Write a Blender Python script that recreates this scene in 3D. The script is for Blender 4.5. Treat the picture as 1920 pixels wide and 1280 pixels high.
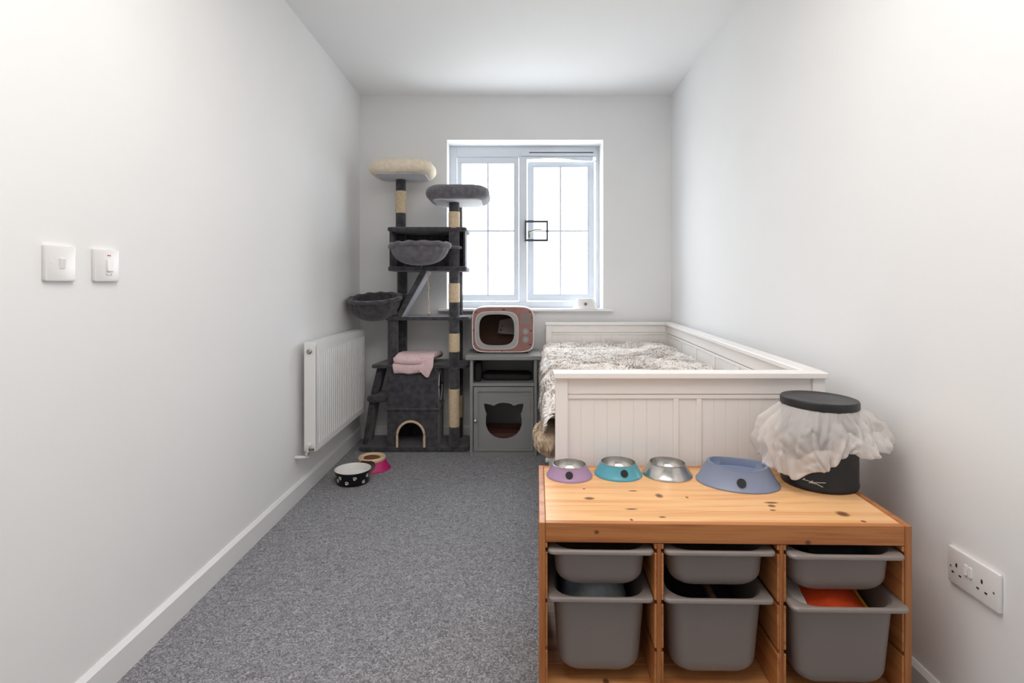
import bpy, bmesh, math, random
from mathutils import Vector, Matrix, noise
PI = math.pi
random.seed(7)
for o in list(bpy.data.objects):
    bpy.data.objects.remove(o)
SC = bpy.context.scene
COL = SC.collection

# ------------------------------------------------------------------ camera
H = 1.10                      # camera height
cam_d = bpy.data.cameras.new('camera'); cam = bpy.data.objects.new('camera', cam_d); COL.objects.link(cam)
cam.location = (0, 0, H); cam.rotation_euler = (PI/2, 0, 0)
cam_d.sensor_width = 36.0; cam_d.lens = 1000.0/1920.0*36.0
cam_d.shift_y = -100.0/1920.0
cam_d.clip_start = 0.02
SC.camera = cam
# ------------------------------------------------------------------ daylight
wd = bpy.data.worlds.new('sky'); SC.world = wd; wd.use_nodes = True
bg = wd.node_tree.nodes['Background']
bg.inputs[1].default_value = 8.8
_t = wd.node_tree; _g = _t.nodes.new('ShaderNodeTexCoord'); _x = _t.nodes.new('ShaderNodeSeparateXYZ'); _r = _t.nodes.new('ShaderNodeValToRGB')
_t.links.new(_g.outputs['Generated'], _x.inputs[0]); _t.links.new(_x.outputs['Z'], _r.inputs['Fac']); _t.links.new(_r.outputs['Color'], bg.inputs[0])
_r.color_ramp.elements[0].position = 0.0; _r.color_ramp.elements[0].color = (0.62, 0.64, 0.62, 1)     # ground and haze below the horizon
_r.color_ramp.elements[1].position = 0.04; _r.color_ramp.elements[1].color = (0.93, 0.965, 1.0, 1)    # bright overcast sky
def area(name, loc, rot, sx, sy, power, col):
    l = bpy.data.lights.new(name, 'AREA'); l.shape = 'RECTANGLE'; l.size = sx; l.size_y = sy
    l.energy = power; l.color = col
    o = bpy.data.objects.new(name, l); COL.objects.link(o); o.location = loc; o.rotation_euler = rot
    return o
pt = area('window_portal', (0.096, 4.22, 1.57), (-PI/2, 0, 0), 1.3, 1.35, 1, (1, 1, 1))
pt.data.cycles.is_portal = True
area('ceiling_lamp', (0.0, 0.85, 2.48), (0, 0, 0), 1.3, 1.3, 21, (1.0, 0.95, 0.90))
# ------------------------------------------------------------------ exposure
vs = SC.view_settings
SC.display_settings.display_device = 'sRGB'
vs.view_transform = 'Standard'; vs.look = 'None'; vs.gamma = 1.0; vs.use_curve_mapping = False
vs.exposure = 0.55
SC.cycles.max_bounces = 14; SC.cycles.diffuse_bounces = 8; SC.cycles.transparent_max_bounces = 16
SC.cycles.sample_clamp_indirect = 8.0
SC.cycles.use_denoising = True

# ------------------------------------------------------------------ materials
def srgb(r, g, b):
    f = lambda c: ((c/255)/12.92 if c/255 <= 0.04045 else (((c/255)+0.055)/1.055)**2.4)
    return (f(r), f(g), f(b), 1)
def nd(nt, t, **kw):
    n = nt.nodes.new(t)
    for k, v in kw.items(): setattr(n, k, v)
    return n
def mat(name, col, rough=0.6, metal=0.0, spec=0.5, nscale=0, namp=0.0, bump=0.0, bscale=80, sheen=0, col2=None, coat=0):
    m = bpy.data.materials.new(name); m.use_nodes = True
    nt = m.node_tree; b = nt.nodes['Principled BSDF']
    b.inputs['Roughness'].default_value = rough; b.inputs['Metallic'].default_value = metal
    b.inputs['Specular IOR Level'].default_value = spec
    b.inputs['Sheen Weight'].default_value = sheen
    b.inputs['Coat Weight'].default_value = coat
    geo = nd(nt, 'ShaderNodeNewGeometry')
    if nscale:
        n = nd(nt, 'ShaderNodeTexNoise'); n.inputs['Scale'].default_value = nscale; n.inputs['Detail'].default_value = 4
        nt.links.new(geo.outputs['Position'], n.inputs['Vector'])
        r = nd(nt, 'ShaderNodeValToRGB')
        c2 = col2 if col2 else tuple(max(0, c*(1-namp)) for c in col[:3])+(1,)
        r.color_ramp.elements[0].position = 0.35; r.color_ramp.elements[1].position = 0.65
        r.color_ramp.elements[0].color = c2; r.color_ramp.elements[1].color = col
        nt.links.new(n.outputs['Fac'], r.inputs['Fac']); nt.links.new(r.outputs['Color'], b.inputs['Base Color'])
    else:
        b.inputs['Base Color'].default_value = col
    if bump:
        n2 = nd(nt, 'ShaderNodeTexNoise'); n2.inputs['Scale'].default_value = bscale; n2.inputs['Detail'].default_value = 3
        nt.links.new(geo.outputs['Position'], n2.inputs['Vector'])
        bp = nd(nt, 'ShaderNodeBump'); bp.inputs['Strength'].default_value = bump; bp.inputs['Distance'].default_value = 0.003
        nt.links.new(n2.outputs['Fac'], bp.inputs['Height']); nt.links.new(bp.outputs['Normal'], b.inputs['Normal'])
    return m
def wood(name, axis, base, dark, knots=(), rough=0.42):
    """pine: stretched rings and fine grain along axis, dark knots at given world points"""
    m = bpy.data.materials.new(name); m.use_nodes = True
    nt = m.node_tree; L = nt.links; b = nt.nodes['Principled BSDF']
    b.inputs['Roughness'].default_value = rough; b.inputs['Specular IOR Level'].default_value = 0.4
    geo = nd(nt, 'ShaderNodeNewGeometry'); oi = nd(nt, 'ShaderNodeObjectInfo')
    off = nd(nt, 'ShaderNodeVectorMath', operation='MULTIPLY_ADD')
    cmb = nd(nt, 'ShaderNodeCombineXYZ')
    for i in range(3): L.new(oi.outputs['Random'], cmb.inputs[i])
    L.new(cmb.outputs[0], off.inputs[0]); off.inputs[1].default_value = (7, 11, 5); L.new(geo.outputs['Position'], off.inputs[2])
    mp = nd(nt, 'ShaderNodeMapping')
    s = [26, 26, 26]; s[axis] = 1.6
    mp.inputs['Scale'].default_value = s; L.new(off.outputs[0], mp.inputs['Vector'])
    n = nd(nt, 'ShaderNodeTexNoise'); n.inputs['Scale'].default_value = 1.0; n.inputs['Detail'].default_value = 3; n.inputs['Distortion'].default_value = 0.6
    L.new(mp.outputs[0], n.inputs['Vector'])
    mp2 = nd(nt, 'ShaderNodeMapping'); s2 = [190, 190, 190]; s2[axis] = 5
    mp2.inputs['Scale'].default_value = s2; L.new(off.outputs[0], mp2.inputs['Vector'])
    n2 = nd(nt, 'ShaderNodeTexNoise'); n2.inputs['Detail'].default_value = 2; n2.inputs['Scale'].default_value = 1.0; L.new(mp2.outputs[0], n2.inputs['Vector'])
    mx = nd(nt, 'ShaderNodeMath', operation='MULTIPLY_ADD'); L.new(n2.outputs['Fac'], mx.inputs[0]); mx.inputs[1].default_value = 0.4
    L.new(n.outputs['Fac'], mx.inputs[2])
    rp = nd(nt, 'ShaderNodeValToRGB'); e = rp.color_ramp.elements
    e[0].position = 0.5; e[0].color = dark; e[1].position = 0.78; e[1].color = base
    L.new(mx.outputs[0], rp.inputs['Fac'])
    hs = nd(nt, 'ShaderNodeHueSaturation'); L.new(rp.outputs['Color'], hs.inputs['Color'])
    vr = nd(nt, 'ShaderNodeMapRange'); L.new(oi.outputs['Random'], vr.inputs[0]); vr.inputs[3].default_value = 0.88; vr.inputs[4].default_value = 1.08
    L.new(vr.outputs[0], hs.inputs['Value'])
    last = hs.outputs['Color']
    for (kx, ky, kz, rx, ry, rz) in knots:
        sb = nd(nt, 'ShaderNodeVectorMath', operation='SUBTRACT'); L.new(geo.outputs['Position'], sb.inputs[0]); sb.inputs[1].default_value = (kx, ky, kz)
        dv = nd(nt, 'ShaderNodeVectorMath', operation='DIVIDE'); L.new(sb.outputs[0], dv.inputs[0]); dv.inputs[1].default_value = (rx, ry, rz)
        ln = nd(nt, 'ShaderNodeVectorMath', operation='LENGTH'); L.new(dv.outputs[0], ln.inputs[0])
        mr = nd(nt, 'ShaderNodeMapRange'); L.new(ln.outputs['Value'], mr.inputs[0])
        mr.inputs[1].default_value = 0.6; mr.inputs[2].default_value = 1.25; mr.inputs[3].default_value = 0.85; mr.inputs[4].default_value = 0.0
        mix = nd(nt, 'ShaderNodeMixRGB'); L.new(mr.outputs[0], mix.inputs[0]); L.new(last, mix.inputs[1]); mix.inputs[2].default_value = srgb(92, 48, 24)
        last = mix.outputs[0]
    L.new(last, b.inputs['Base Color'])
    return m

WHITE_WALL = mat('wall_paint', (0.83, 0.83, 0.83, 1), 0.85, nscale=3, namp=0.015, spec=0.2, bump=0.05, bscale=300)
CEIL = mat('ceiling_paint', (0.84, 0.84, 0.845, 1), 0.9, nscale=2, namp=0.01, spec=0.1)
TRIM = mat('trim_gloss', (0.80, 0.80, 0.80, 1), 0.35, nscale=4, namp=0.02)
UPVC = mat('shaded_white_upvc', (0.68, 0.72, 0.78, 1), 0.3, nscale=4, namp=0.02)  # blue-grey cast puts the frame's interior shade into the colour
RADW = mat('radiator_enamel', (0.82, 0.82, 0.81, 1), 0.3, nscale=5, namp=0.02)
PLATE = mat('white_plastic', (0.80, 0.79, 0.78, 1), 0.3, nscale=6, namp=0.02)
SLOT = mat('dark_slot', (0.02, 0.02, 0.02, 1), 0.6, nscale=20, namp=0.2)  # near-black colour stands in for the shade inside slots and holes
RED = mat('red_print', srgb(190, 60, 50), 0.5, nscale=20, namp=0.1)
GREYP = mat('grey_print', srgb(120, 115, 112), 0.5, nscale=20, namp=0.1)
PLUSH = mat('charcoal_plush', srgb(82, 81, 85), 0.95, nscale=28, col2=srgb(62, 61, 65), bump=0.6, bscale=350, sheen=0.35, spec=0.1)
PLUSHL = mat('grey_plush', srgb(112, 110, 116), 0.95, nscale=30, col2=srgb(92, 90, 96), bump=0.6, bscale=300, sheen=0.4, spec=0.1)
CREAM = mat('cream_fleece', srgb(238, 226, 206), 0.95, nscale=40, col2=srgb(228, 211, 186), bump=0.6, bscale=260, sheen=0.3, spec=0.1)
UNDER = mat('pale_lining', srgb(200, 199, 203), 0.9, nscale=40, namp=0.06, bump=0.3, bscale=300)
SISAL = mat('sisal_rope', srgb(232, 214, 184), 0.9, nscale=120, col2=srgb(208, 184, 148), bump=0.6, bscale=300)
PINK = mat('pink_fleece', srgb(246, 218, 220), 0.95, nscale=70, col2=srgb(238, 202, 206), bump=0.8, bscale=240, sheen=0.3, spec=0.1)
CABG = mat('grey_paint', srgb(142, 143, 141), 0.45, nscale=8, namp=0.05)
CHROME = mat('chrome', (0.75, 0.74, 0.72, 1), 0.18, 1.0, nscale=15, namp=0.06)
STEEL = mat('brushed_steel', (0.60, 0.58, 0.55, 1), 0.24, 1.0, nscale=40, namp=0.12, bump=0.05, bscale=200)
BLACKP = mat('black_plastic', srgb(26, 25, 26), 0.42, nscale=12, namp=0.15, bump=0.05, bscale=400)
BLACKR = mat('black_disc', srgb(12, 12, 14), 0.6, nscale=12, namp=0.15)
BOXG = mat('grey_box_plastic', srgb(134, 124, 119), 0.45, nscale=6, namp=0.03, bump=0.04, bscale=300)
LILAC = mat('lilac_enamel', srgb(166, 138, 172), 0.3, nscale=15, namp=0.05)
TEAL = mat('teal_enamel', srgb(84, 160, 178), 0.3, nscale=15, namp=0.05)
BLUEG = mat('blue_grey_plastic', srgb(126, 137, 162), 0.45, nscale=15, namp=0.04)
MAGENTA = mat('magenta_plastic', srgb(196, 34, 110), 0.35, nscale=15, namp=0.05)
BEIGE = mat('beige_plastic', srgb(226, 202, 166), 0.5, nscale=12, namp=0.05)
BROWN = mat('brown_food', srgb(128, 78, 48), 0.8, nscale=60, namp=0.4, bump=0.8, bscale=200)
DKBROWN = mat('dark_brown_print', srgb(72, 34, 36), 0.5, nscale=15, namp=0.1)
CERAM = mat('white_ceramic', (0.82, 0.80, 0.78, 1), 0.2, nscale=12, namp=0.02)
CERBLK = mat('black_ceramic', srgb(18, 17, 19), 0.2, nscale=12, namp=0.1)
BEDW = mat('bed_white_paint', srgb(240, 236, 233), 0.4, nscale=5, namp=0.02)
MATT = mat('mattress_fabric', srgb(225, 222, 216), 0.9, nscale=40, namp=0.05)
TVP = mat('tv_pink_print', srgb(156, 112, 106), 0.6, nscale=14, col2=srgb(144, 100, 92))
TVG = mat('tv_grey_print', srgb(166, 164, 162), 0.6, nscale=18, namp=0.08)
TVW = mat('tv_white_card', srgb(230, 226, 224), 0.6, nscale=12, namp=0.03)
TVIN = mat('brown_card', srgb(84, 60, 48), 0.85, nscale=30, namp=0.1)
ORANGE = mat('orange_cloth', srgb(226, 74, 22), 0.85, nscale=50, namp=0.12, bump=0.4)
YELLOW = mat('yellow_trim', srgb(238, 186, 30), 0.7, nscale=50, namp=0.1)
CLOTHW = mat('pale_cloth', srgb(196, 204, 208), 0.85, nscale=30, col2=srgb(160, 176, 186))
CLOTHK = mat('dark_cloth', srgb(40, 38, 42), 0.9, nscale=30, namp=0.3)
STRAP = mat('brown_strap', srgb(120, 92, 74), 0.8, nscale=60, namp=0.2)
LITTER = mat('red_brown_litter', srgb(112, 66, 56), 0.95, nscale=160, namp=0.5, bump=1.0, bscale=200)

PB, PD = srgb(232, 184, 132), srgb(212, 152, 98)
kt = []
for (px, py, a, c) in [(1105,933,.014,.006),(1236,928,.010,.009),(1288,931,.004,.004),(1184,939+1,.0,.0),(1184,953,.016,.003),(1446,941,.018,.004),(1447,947,.010,.005),(1449,955,.008,.003),(1580,962,.015,.010),(1619,976,.006,.004),(1184,973,.004,.004),(1145,978,.006,.003),(1187,919,.012,.003),(1242,968,.009,.003),(1095,915,.004,.003)]:
    if a == 0: continue
    Z = 0.56/(py-540)*1000
    kt.append(((px-960)*Z/1000, Z, 0.54, a, c*1.6, 0.1))
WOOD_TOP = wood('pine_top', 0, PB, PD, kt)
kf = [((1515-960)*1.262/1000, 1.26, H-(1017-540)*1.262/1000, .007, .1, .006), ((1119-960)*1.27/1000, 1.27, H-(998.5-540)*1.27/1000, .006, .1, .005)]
WOOD_X = wood('pine_rail_shaded', 0, srgb(194, 128, 76), srgb(160, 94, 50), kf)  # same pine as the top, darkened in colour for the front's weaker light
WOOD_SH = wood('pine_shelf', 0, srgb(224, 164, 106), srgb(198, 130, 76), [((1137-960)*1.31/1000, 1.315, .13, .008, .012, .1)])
WOOD_Z = wood('pine_side_shaded', 2, srgb(190, 126, 74), srgb(154, 88, 46))  # shade of the bench front is in this darker pine colour
WOOD_Y = wood('pine_pad_shaded', 1, srgb(192, 128, 76), srgb(158, 94, 50))  # shade between the boxes is in this darker pine colour

# carpet: loops as fine squiggles of light and dark grey
def carpet():
    m = bpy.data.materials.new('grey_loop_carpet'); m.use_nodes = True
    nt = m.node_tree; L = nt.links; b = nt.nodes['Principled BSDF']
    b.inputs['Roughness'].default_value = 0.95; b.inputs['Specular IOR Level'].default_value = 0.1; b.inputs['Sheen Weight'].default_value = 0.15
    geo = nd(nt, 'ShaderNodeNewGeometry')
    n = nd(nt, 'ShaderNodeTexNoise'); n.inputs['Scale'].default_value = 82; n.inputs['Detail'].default_value = 2.5; n.inputs['Distortion'].default_value = 2.2
    L.new(geo.outputs['Position'], n.inputs['Vector'])
    r = nd(nt, 'ShaderNodeValToRGB'); e = r.color_ramp.elements
    e[0].position = 0.36; e[0].color = srgb(98, 98, 102); e[1].position = 0.66; e[1].color = srgb(172, 172, 176)
    x = e.new(0.5); x.color = srgb(130, 130, 134)
    L.new(n.outputs['Fac'], r.inputs['Fac'])
    n3 = nd(nt, 'ShaderNodeTexNoise'); n3.inputs['Scale'].default_value = 2.5; n3.inputs['Detail'].default_value = 3
    L.new(geo.outputs['Position'], n3.inputs['Vector'])
    mr = nd(nt, 'ShaderNodeMapRange'); mr.inputs[3].default_value = 0.92; mr.inputs[4].default_value = 1.08; L.new(n3.outputs['Fac'], mr.inputs[0])
    hs = nd(nt, 'ShaderNodeHueSaturation'); L.new(r.outputs['Color'], hs.inputs['Color']); L.new(mr.outputs[0], hs.inputs['Value'])
    L.new(hs.outputs['Color'], b.inputs['Base Color'])
    bp = nd(nt, 'ShaderNodeBump'); bp.inputs['Strength'].default_value = 0.7; bp.inputs['Distance'].default_value = 0.004
    L.new(n.outputs['Fac'], bp.inputs['Height']); L.new(bp.outputs['Normal'], b.inputs['Normal'])
    return m
CARPET = carpet()
def glass():
    m = bpy.data.materials.new('window_glass'); m.use_nodes = True
    nt = m.node_tree; nt.nodes.remove(nt.nodes['Principled BSDF'])
    out = nt.nodes['Material Output']
    t = nd(nt, 'ShaderNodeBsdfTransparent'); t.inputs[0].default_value = (0.97, 0.985, 1, 1)
    g = nd(nt, 'ShaderNodeBsdfGlossy'); g.inputs['Roughness'].default_value = 0.02
    mx = nd(nt, 'ShaderNodeMixShader'); mx.inputs[0].default_value = 0.05
    nt.links.new(t.outputs[0], mx.inputs[1]); nt.links.new(g.outputs[0], mx.inputs[2]); nt.links.new(mx.outputs[0], out.inputs[0])
    return m
GLASS = glass()
def sheer():
    m = bpy.data.materials.new('sheer_bag_film'); m.use_nodes = True
    nt = m.node_tree; nt.nodes.remove(nt.nodes['Principled BSDF'])
    out = nt.nodes['Material Output']
    t = nd(nt, 'ShaderNodeBsdfTransparent'); t.inputs[0].default_value = (1, 1, 1, 1)
    d = nd(nt, 'ShaderNodeBsdfDiffuse'); d.inputs[0].default_value = srgb(250, 246, 244)
    tr = nd(nt, 'ShaderNodeBsdfTranslucent'); tr.inputs[0].default_value = srgb(250, 246, 244)
    geo = nd(nt, 'ShaderNodeNewGeometry')
    n = nd(nt, 'ShaderNodeTexNoise'); n.inputs['Scale'].default_value = 14; n.inputs['Detail'].default_value = 3
    nt.links.new(geo.outputs['Position'], n.inputs['Vector'])
    mr = nd(nt, 'ShaderNodeMapRange'); mr.inputs[3].default_value = 0.50; mr.inputs[4].default_value = 0.74
    nt.links.new(n.outputs['Fac'], mr.inputs[0])
    m1 = nd(nt, 'ShaderNodeMixShader'); m1.inputs[0].default_value = 0.4
    nt.links.new(d.outputs[0], m1.inputs[1]); nt.links.new(tr.outputs[0], m1.inputs[2])
    m2 = nd(nt, 'ShaderNodeMixShader'); nt.links.new(mr.outputs[0], m2.inputs[0])
    nt.links.new(t.outputs[0], m2.inputs[1]); nt.links.new(m1.outputs[0], m2.inputs[2]); nt.links.new(m2.outputs[0], out.inputs[0])
    return m
SHEER = sheer()
def furmat():
    m = bpy.data.materials.new('cream_fur'); m.use_nodes = True
    nt = m.node_tree; L = nt.links; b = nt.nodes['Principled BSDF']
    b.inputs['Roughness'].default_value = 0.9; b.inputs['Specular IOR Level'].default_value = 0.15; b.inputs['Sheen Weight'].default_value = 0.2
    geo = nd(nt, 'ShaderNodeNewGeometry')
    n = nd(nt, 'ShaderNodeTexNoise'); n.inputs['Scale'].default_value = 16; n.inputs['Detail'].default_value = 5; n.inputs['Distortion'].default_value = 1.5
    L.new(geo.outputs['Position'], n.inputs['Vector'])
    r = nd(nt, 'ShaderNodeValToRGB'); e = r.color_ramp.elements
    e[0].position = 0.31; e[0].color = srgb(196, 174, 152); e[1].position = 0.47; e[1].color = srgb(246, 241, 236)
    x = e.new(0.38); x.color = srgb(226, 212, 198)
    L.new(n.outputs['Fac'], r.inputs['Fac']); L.new(r.outputs['Color'], b.inputs['Base Color'])
    n2 = nd(nt, 'ShaderNodeTexNoise'); n2.inputs['Scale'].default_value = 120; n2.inputs['Distortion'].default_value = 1
    L.new(geo.outputs['Position'], n2.inputs['Vector'])
    bp = nd(nt, 'ShaderNodeBump'); bp.inputs['Strength'].default_value = 0.6; bp.inputs['Distance'].default_value = 0.004
    L.new(n2.outputs['Fac'], bp.inputs['Height']); L.new(bp.outputs['Normal'], b.inputs['Normal'])
    return m
FUR = furmat()
FURB = mat('beige_fur', srgb(216, 196, 170), 0.95, nscale=35, col2=srgb(168, 142, 116), bump=0.8, bscale=160, sheen=0.2, spec=0.1)

# ------------------------------------------------------------------ builders
WL = {}       # world position of every object built
def obj(name, bm, m, parent=None, smooth=False, label=None, cat=None, group=None, kind=None, mp=None):
    if mp:
        for v in bm.verts: v.co = Vector(mp(*v.co))
    bmesh.ops.recalc_face_normals(bm, faces=bm.faces[:])
    xs = [v.co for v in bm.verts]
    lo = Vector([min(c[i] for c in xs) for i in range(3)]); hi = Vector([max(c[i] for c in xs) for i in range(3)])
    c = (lo+hi)/2
    if parent is None: c.z = lo.z
    for v in bm.verts: v.co -= c
    me = bpy.data.meshes.new(name); bm.to_mesh(me); bm.free()
    me.materials.append(m)
    if smooth:
        me.shade_smooth()
        if smooth != 'all': me.set_sharp_from_angle(angle=math.radians(40 if smooth is True else smooth))
    o = bpy.data.objects.new(name, me); COL.objects.link(o)
    if parent is not None:
        o.parent = parent; o.location = c - WL[parent.name]
    else: o.location = c
    WL[o.name] = c
    if label: o['label'] = label
    if cat: o['category'] = cat
    if group: o['group'] = group
    if kind: o['kind'] = kind
    return o
def thing(name, loc, label, cat, group=None):
    o = bpy.data.objects.new(name, None); COL.objects.link(o); o.location = loc; o.empty_display_size = 0.05
    o['label'] = label; o['category'] = cat
    if group: o['group'] = group
    WL[o.name] = Vector(loc)
    return o
def B(*boxes, bev=0.0, seg=2, sub=0):
    """bmesh of boxes (x0,x1,y0,y1,z0,z1)"""
    bm = bmesh.new()
    for (x0, x1, y0, y1, z0, z1) in boxes:
        b2 = bmesh.new()
        bmesh.ops.create_cube(b2, size=1)
        for v in b2.verts:
            v.co = Vector((x0+(v.co.x+.5)*(x1-x0), y0+(v.co.y+.5)*(y1-y0), z0+(v.co.z+.5)*(z1-z0)))
        if bev: bmesh.ops.bevel(b2, geom=b2.edges[:], offset=bev, segments=seg, affect='EDGES', profile=0.5)
        join(bm, b2)
    return bm
def join(bm, b2):
    me = bpy.data.meshes.new('t'); b2.to_mesh(me); b2.free(); bm.from_mesh(me); bpy.data.meshes.remove(me); return bm
def loft(rings, cap0=True, cap1=True, closed=True, bm=None):
    bm = bm or bmesh.new()
    R = [[bm.verts.new(p) for p in r] for r in rings]
    n = len(R[0])
    for a, b in zip(R, R[1:]):
        for i in range(n if closed else n-1):
            j = (i+1) % n
            bm.faces.new((a[i], a[j], b[j], b[i]))
    if cap0: bm.faces.new(R[0])
    if cap1: bm.faces.new(R[-1])
    return bm
def lathe(prof, c=(0, 0, 0), n=48, sx=1, sy=1, fz=None, cap0=True, cap1=True, fr=None):
    rings = []
    for k, (r, z) in enumerate(prof):
        ring = []
        for i in range(n):
            a = 2*PI*i/n
            rr = r*(fr(a, k) if fr else 1)
            zz = z+(fz(a, k, r) if fz else 0)
            ring.append((c[0]+rr*math.cos(a)*sx, c[1]+rr*math.sin(a)*sy, c[2]+zz))
        rings.append(ring)
    return loft(rings, cap0, cap1)
def tube(pts, r, n=10, bm=None, rf=None):
    pts = [Vector(p) for p in pts]; rings = []
    up = Vector((0, 0, 1))
    for i, p in enumerate(pts):
        t = (pts[min(i+1, len(pts)-1)]-pts[max(i-1, 0)]).normalized()
        u = t.cross(up)
        if u.length < 0.05: u = t.cross(Vector((0, 1, 0)))
        u.normalize(); w = t.cross(u).normalized()
        rr = rf(i) if rf else r
        rings.append([p+u*rr*math.cos(2*PI*k/n)+w*rr*math.sin(2*PI*k/n) for k in range(n)])
    return loft(rings, bm=bm)
def rrect(x0, x1, y0, y1, r, n=8):
    """rounded rectangle outline, 4*n points, ccw"""
    r = min(r, (x1-x0)/2-1e-4, (y1-y0)/2-1e-4); out = []
    for (cx, cy, a0) in ((x1-r, y1-r, 0), (x0+r, y1-r, PI/2), (x0+r, y0+r, PI), (x1-r, y0+r, 3*PI/2)):
        for i in range(n):
            a = a0+PI/2*i/(n-1); out.append((cx+r*math.cos(a), cy+r*math.sin(a)))
    return out
def plate(outline, z0, z1, bev=0.0, plane='xy', bm=None):
    """solid from 2d outline; plane xy -> height z; xz -> depth y; yz -> depth x"""
    f = {'xy': lambda p, h: (p[0], p[1], h), 'xz': lambda p, h: (p[0], h, p[1]), 'yz': lambda p, h: (h, p[0], p[1])}[plane]
    if bev:
        cx = sum(p[0] for p in outline)/len(outline); cy = sum(p[1] for p in outline)/len(outline)
        def ins(d):
            w = max(abs(p[0]-cx) for p in outline); h = max(abs(p[1]-cy) for p in outline)
            return [(cx+(p[0]-cx)*(1-d/w), cy+(p[1]-cy)*(1-d/h)) for p in outline]
        s = 1 if z1 > z0 else -1
        rings = [[f(p, z0) for p in ins(bev)], [f(p, z0+s*bev*.3) for p in ins(bev*.3)], [f(p, z0+s*bev) for p in outline],
                 [f(p, z1-s*bev) for p in outline], [f(p, z1-s*bev*.3) for p in ins(bev*.3)], [f(p, z1) for p in ins(bev)]]
    else: rings = [[f(p, z0) for p in outline], [f(p, z1) for p in outline]]
    return loft(rings, bm=bm)
def ring_plate(outer, inner, h0, h1, plane='xz', bm=None):
    f = {'xy': lambda p, h: (p[0], p[1], h), 'xz': lambda p, h: (p[0], h, p[1]), 'yz': lambda p, h: (h, p[0], p[1])}[plane]
    bm = bm or bmesh.new(); n = len(outer)
    V = [[bm.verts.new(f(p, h)) for p in o] for o, h in ((outer, h0), (inner, h0), (inner, h1), (outer, h1))]
    for a in range(4):
        b = (a+1) % 4
        for i in range(n):
            j = (i+1) % n
            bm.faces.new((V[a][i], V[a][j], V[b][j], V[b][i]))
    return bm
def nz(x, y, z=0.0): return noise.noise(Vector((x, y, z)))
def lerp(a, b, t): return a+(b-a)*t

# ================================================================== the room
ZB = 3.914                    # back wall
CZ = 2.513                    # ceiling height
XL = -1.117
def XR(y): return 1.056+0.0284*y
YR = -1.3
S = dict(kind='structure')
obj('floor', B((XL-.2, 1.5, YR-.2, ZB+.35, -.1, 0)), CARPET, **S)
obj('ceiling', B((XL-.2, 1.5, YR-.2, ZB+.35, CZ, CZ+.1)), CEIL, **S)
obj('wall_left', B((XL-.2, XL, YR-.2, ZB+.35, 0, CZ)), WHITE_WALL, **S)
bm = loft([[(XR(YR), YR, z), (XR(ZB+.35), ZB+.35, z), (1.5, ZB+.35, z), (1.5, YR, z)] for z in (0, CZ)])
obj('wall_right', bm, WHITE_WALL, **S)
WX0, WX1, WZ0, WZ1 = -.4775, .669, .950, 2.188
yb0, yb1 = ZB, ZB+.35
obj('wall_back', B((XL, WX0, yb0, yb1, 0, CZ), (WX1, 1.2, yb0, yb1, 0, CZ), (WX0, WX1, yb0, yb1, 0, WZ0-.018), (WX0, WX1, yb0, yb1, WZ1, CZ)), WHITE_WALL, **S)
obj('wall_front', B((XL, 1.5, YR-.2, YR, 0, CZ)), WHITE_WALL, **S)
SKH, SKT = .092, .015
def skirt(pr, y0, y1):
    return loft([[(x, y, z) for (x, z) in pr(y)] for y in (y0, y1)])
obj('baseboard_left', skirt(lambda y: [(XL, 0), (XL+SKT, 0), (XL+SKT, SKH-.012), (XL+SKT*.35, SKH), (XL, SKH)], YR, ZB), TRIM, **S)
obj('baseboard_right', skirt(lambda y: [(XR(y), 0), (XR(y)-SKT, 0), (XR(y)-SKT, SKH-.012), (XR(y)-SKT*.35, SKH), (XR(y), SKH)], YR, ZB), TRIM, **S)
bm = loft([[(x, ZB-t, z) for (t, z) in ((0, 0), (SKT, 0), (SKT, SKH-.012), (SKT*.35, SKH), (0, SKH))] for x in (XL+SKT, XR(ZB)-SKT)])
obj('baseboard_back', bm, TRIM, **S)
# sill board
obj('trim_1', B((WX0-.06, .735, ZB-.055, ZB+.20, WZ0-.018, WZ0), bev=.004), TRIM, **S)

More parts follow.
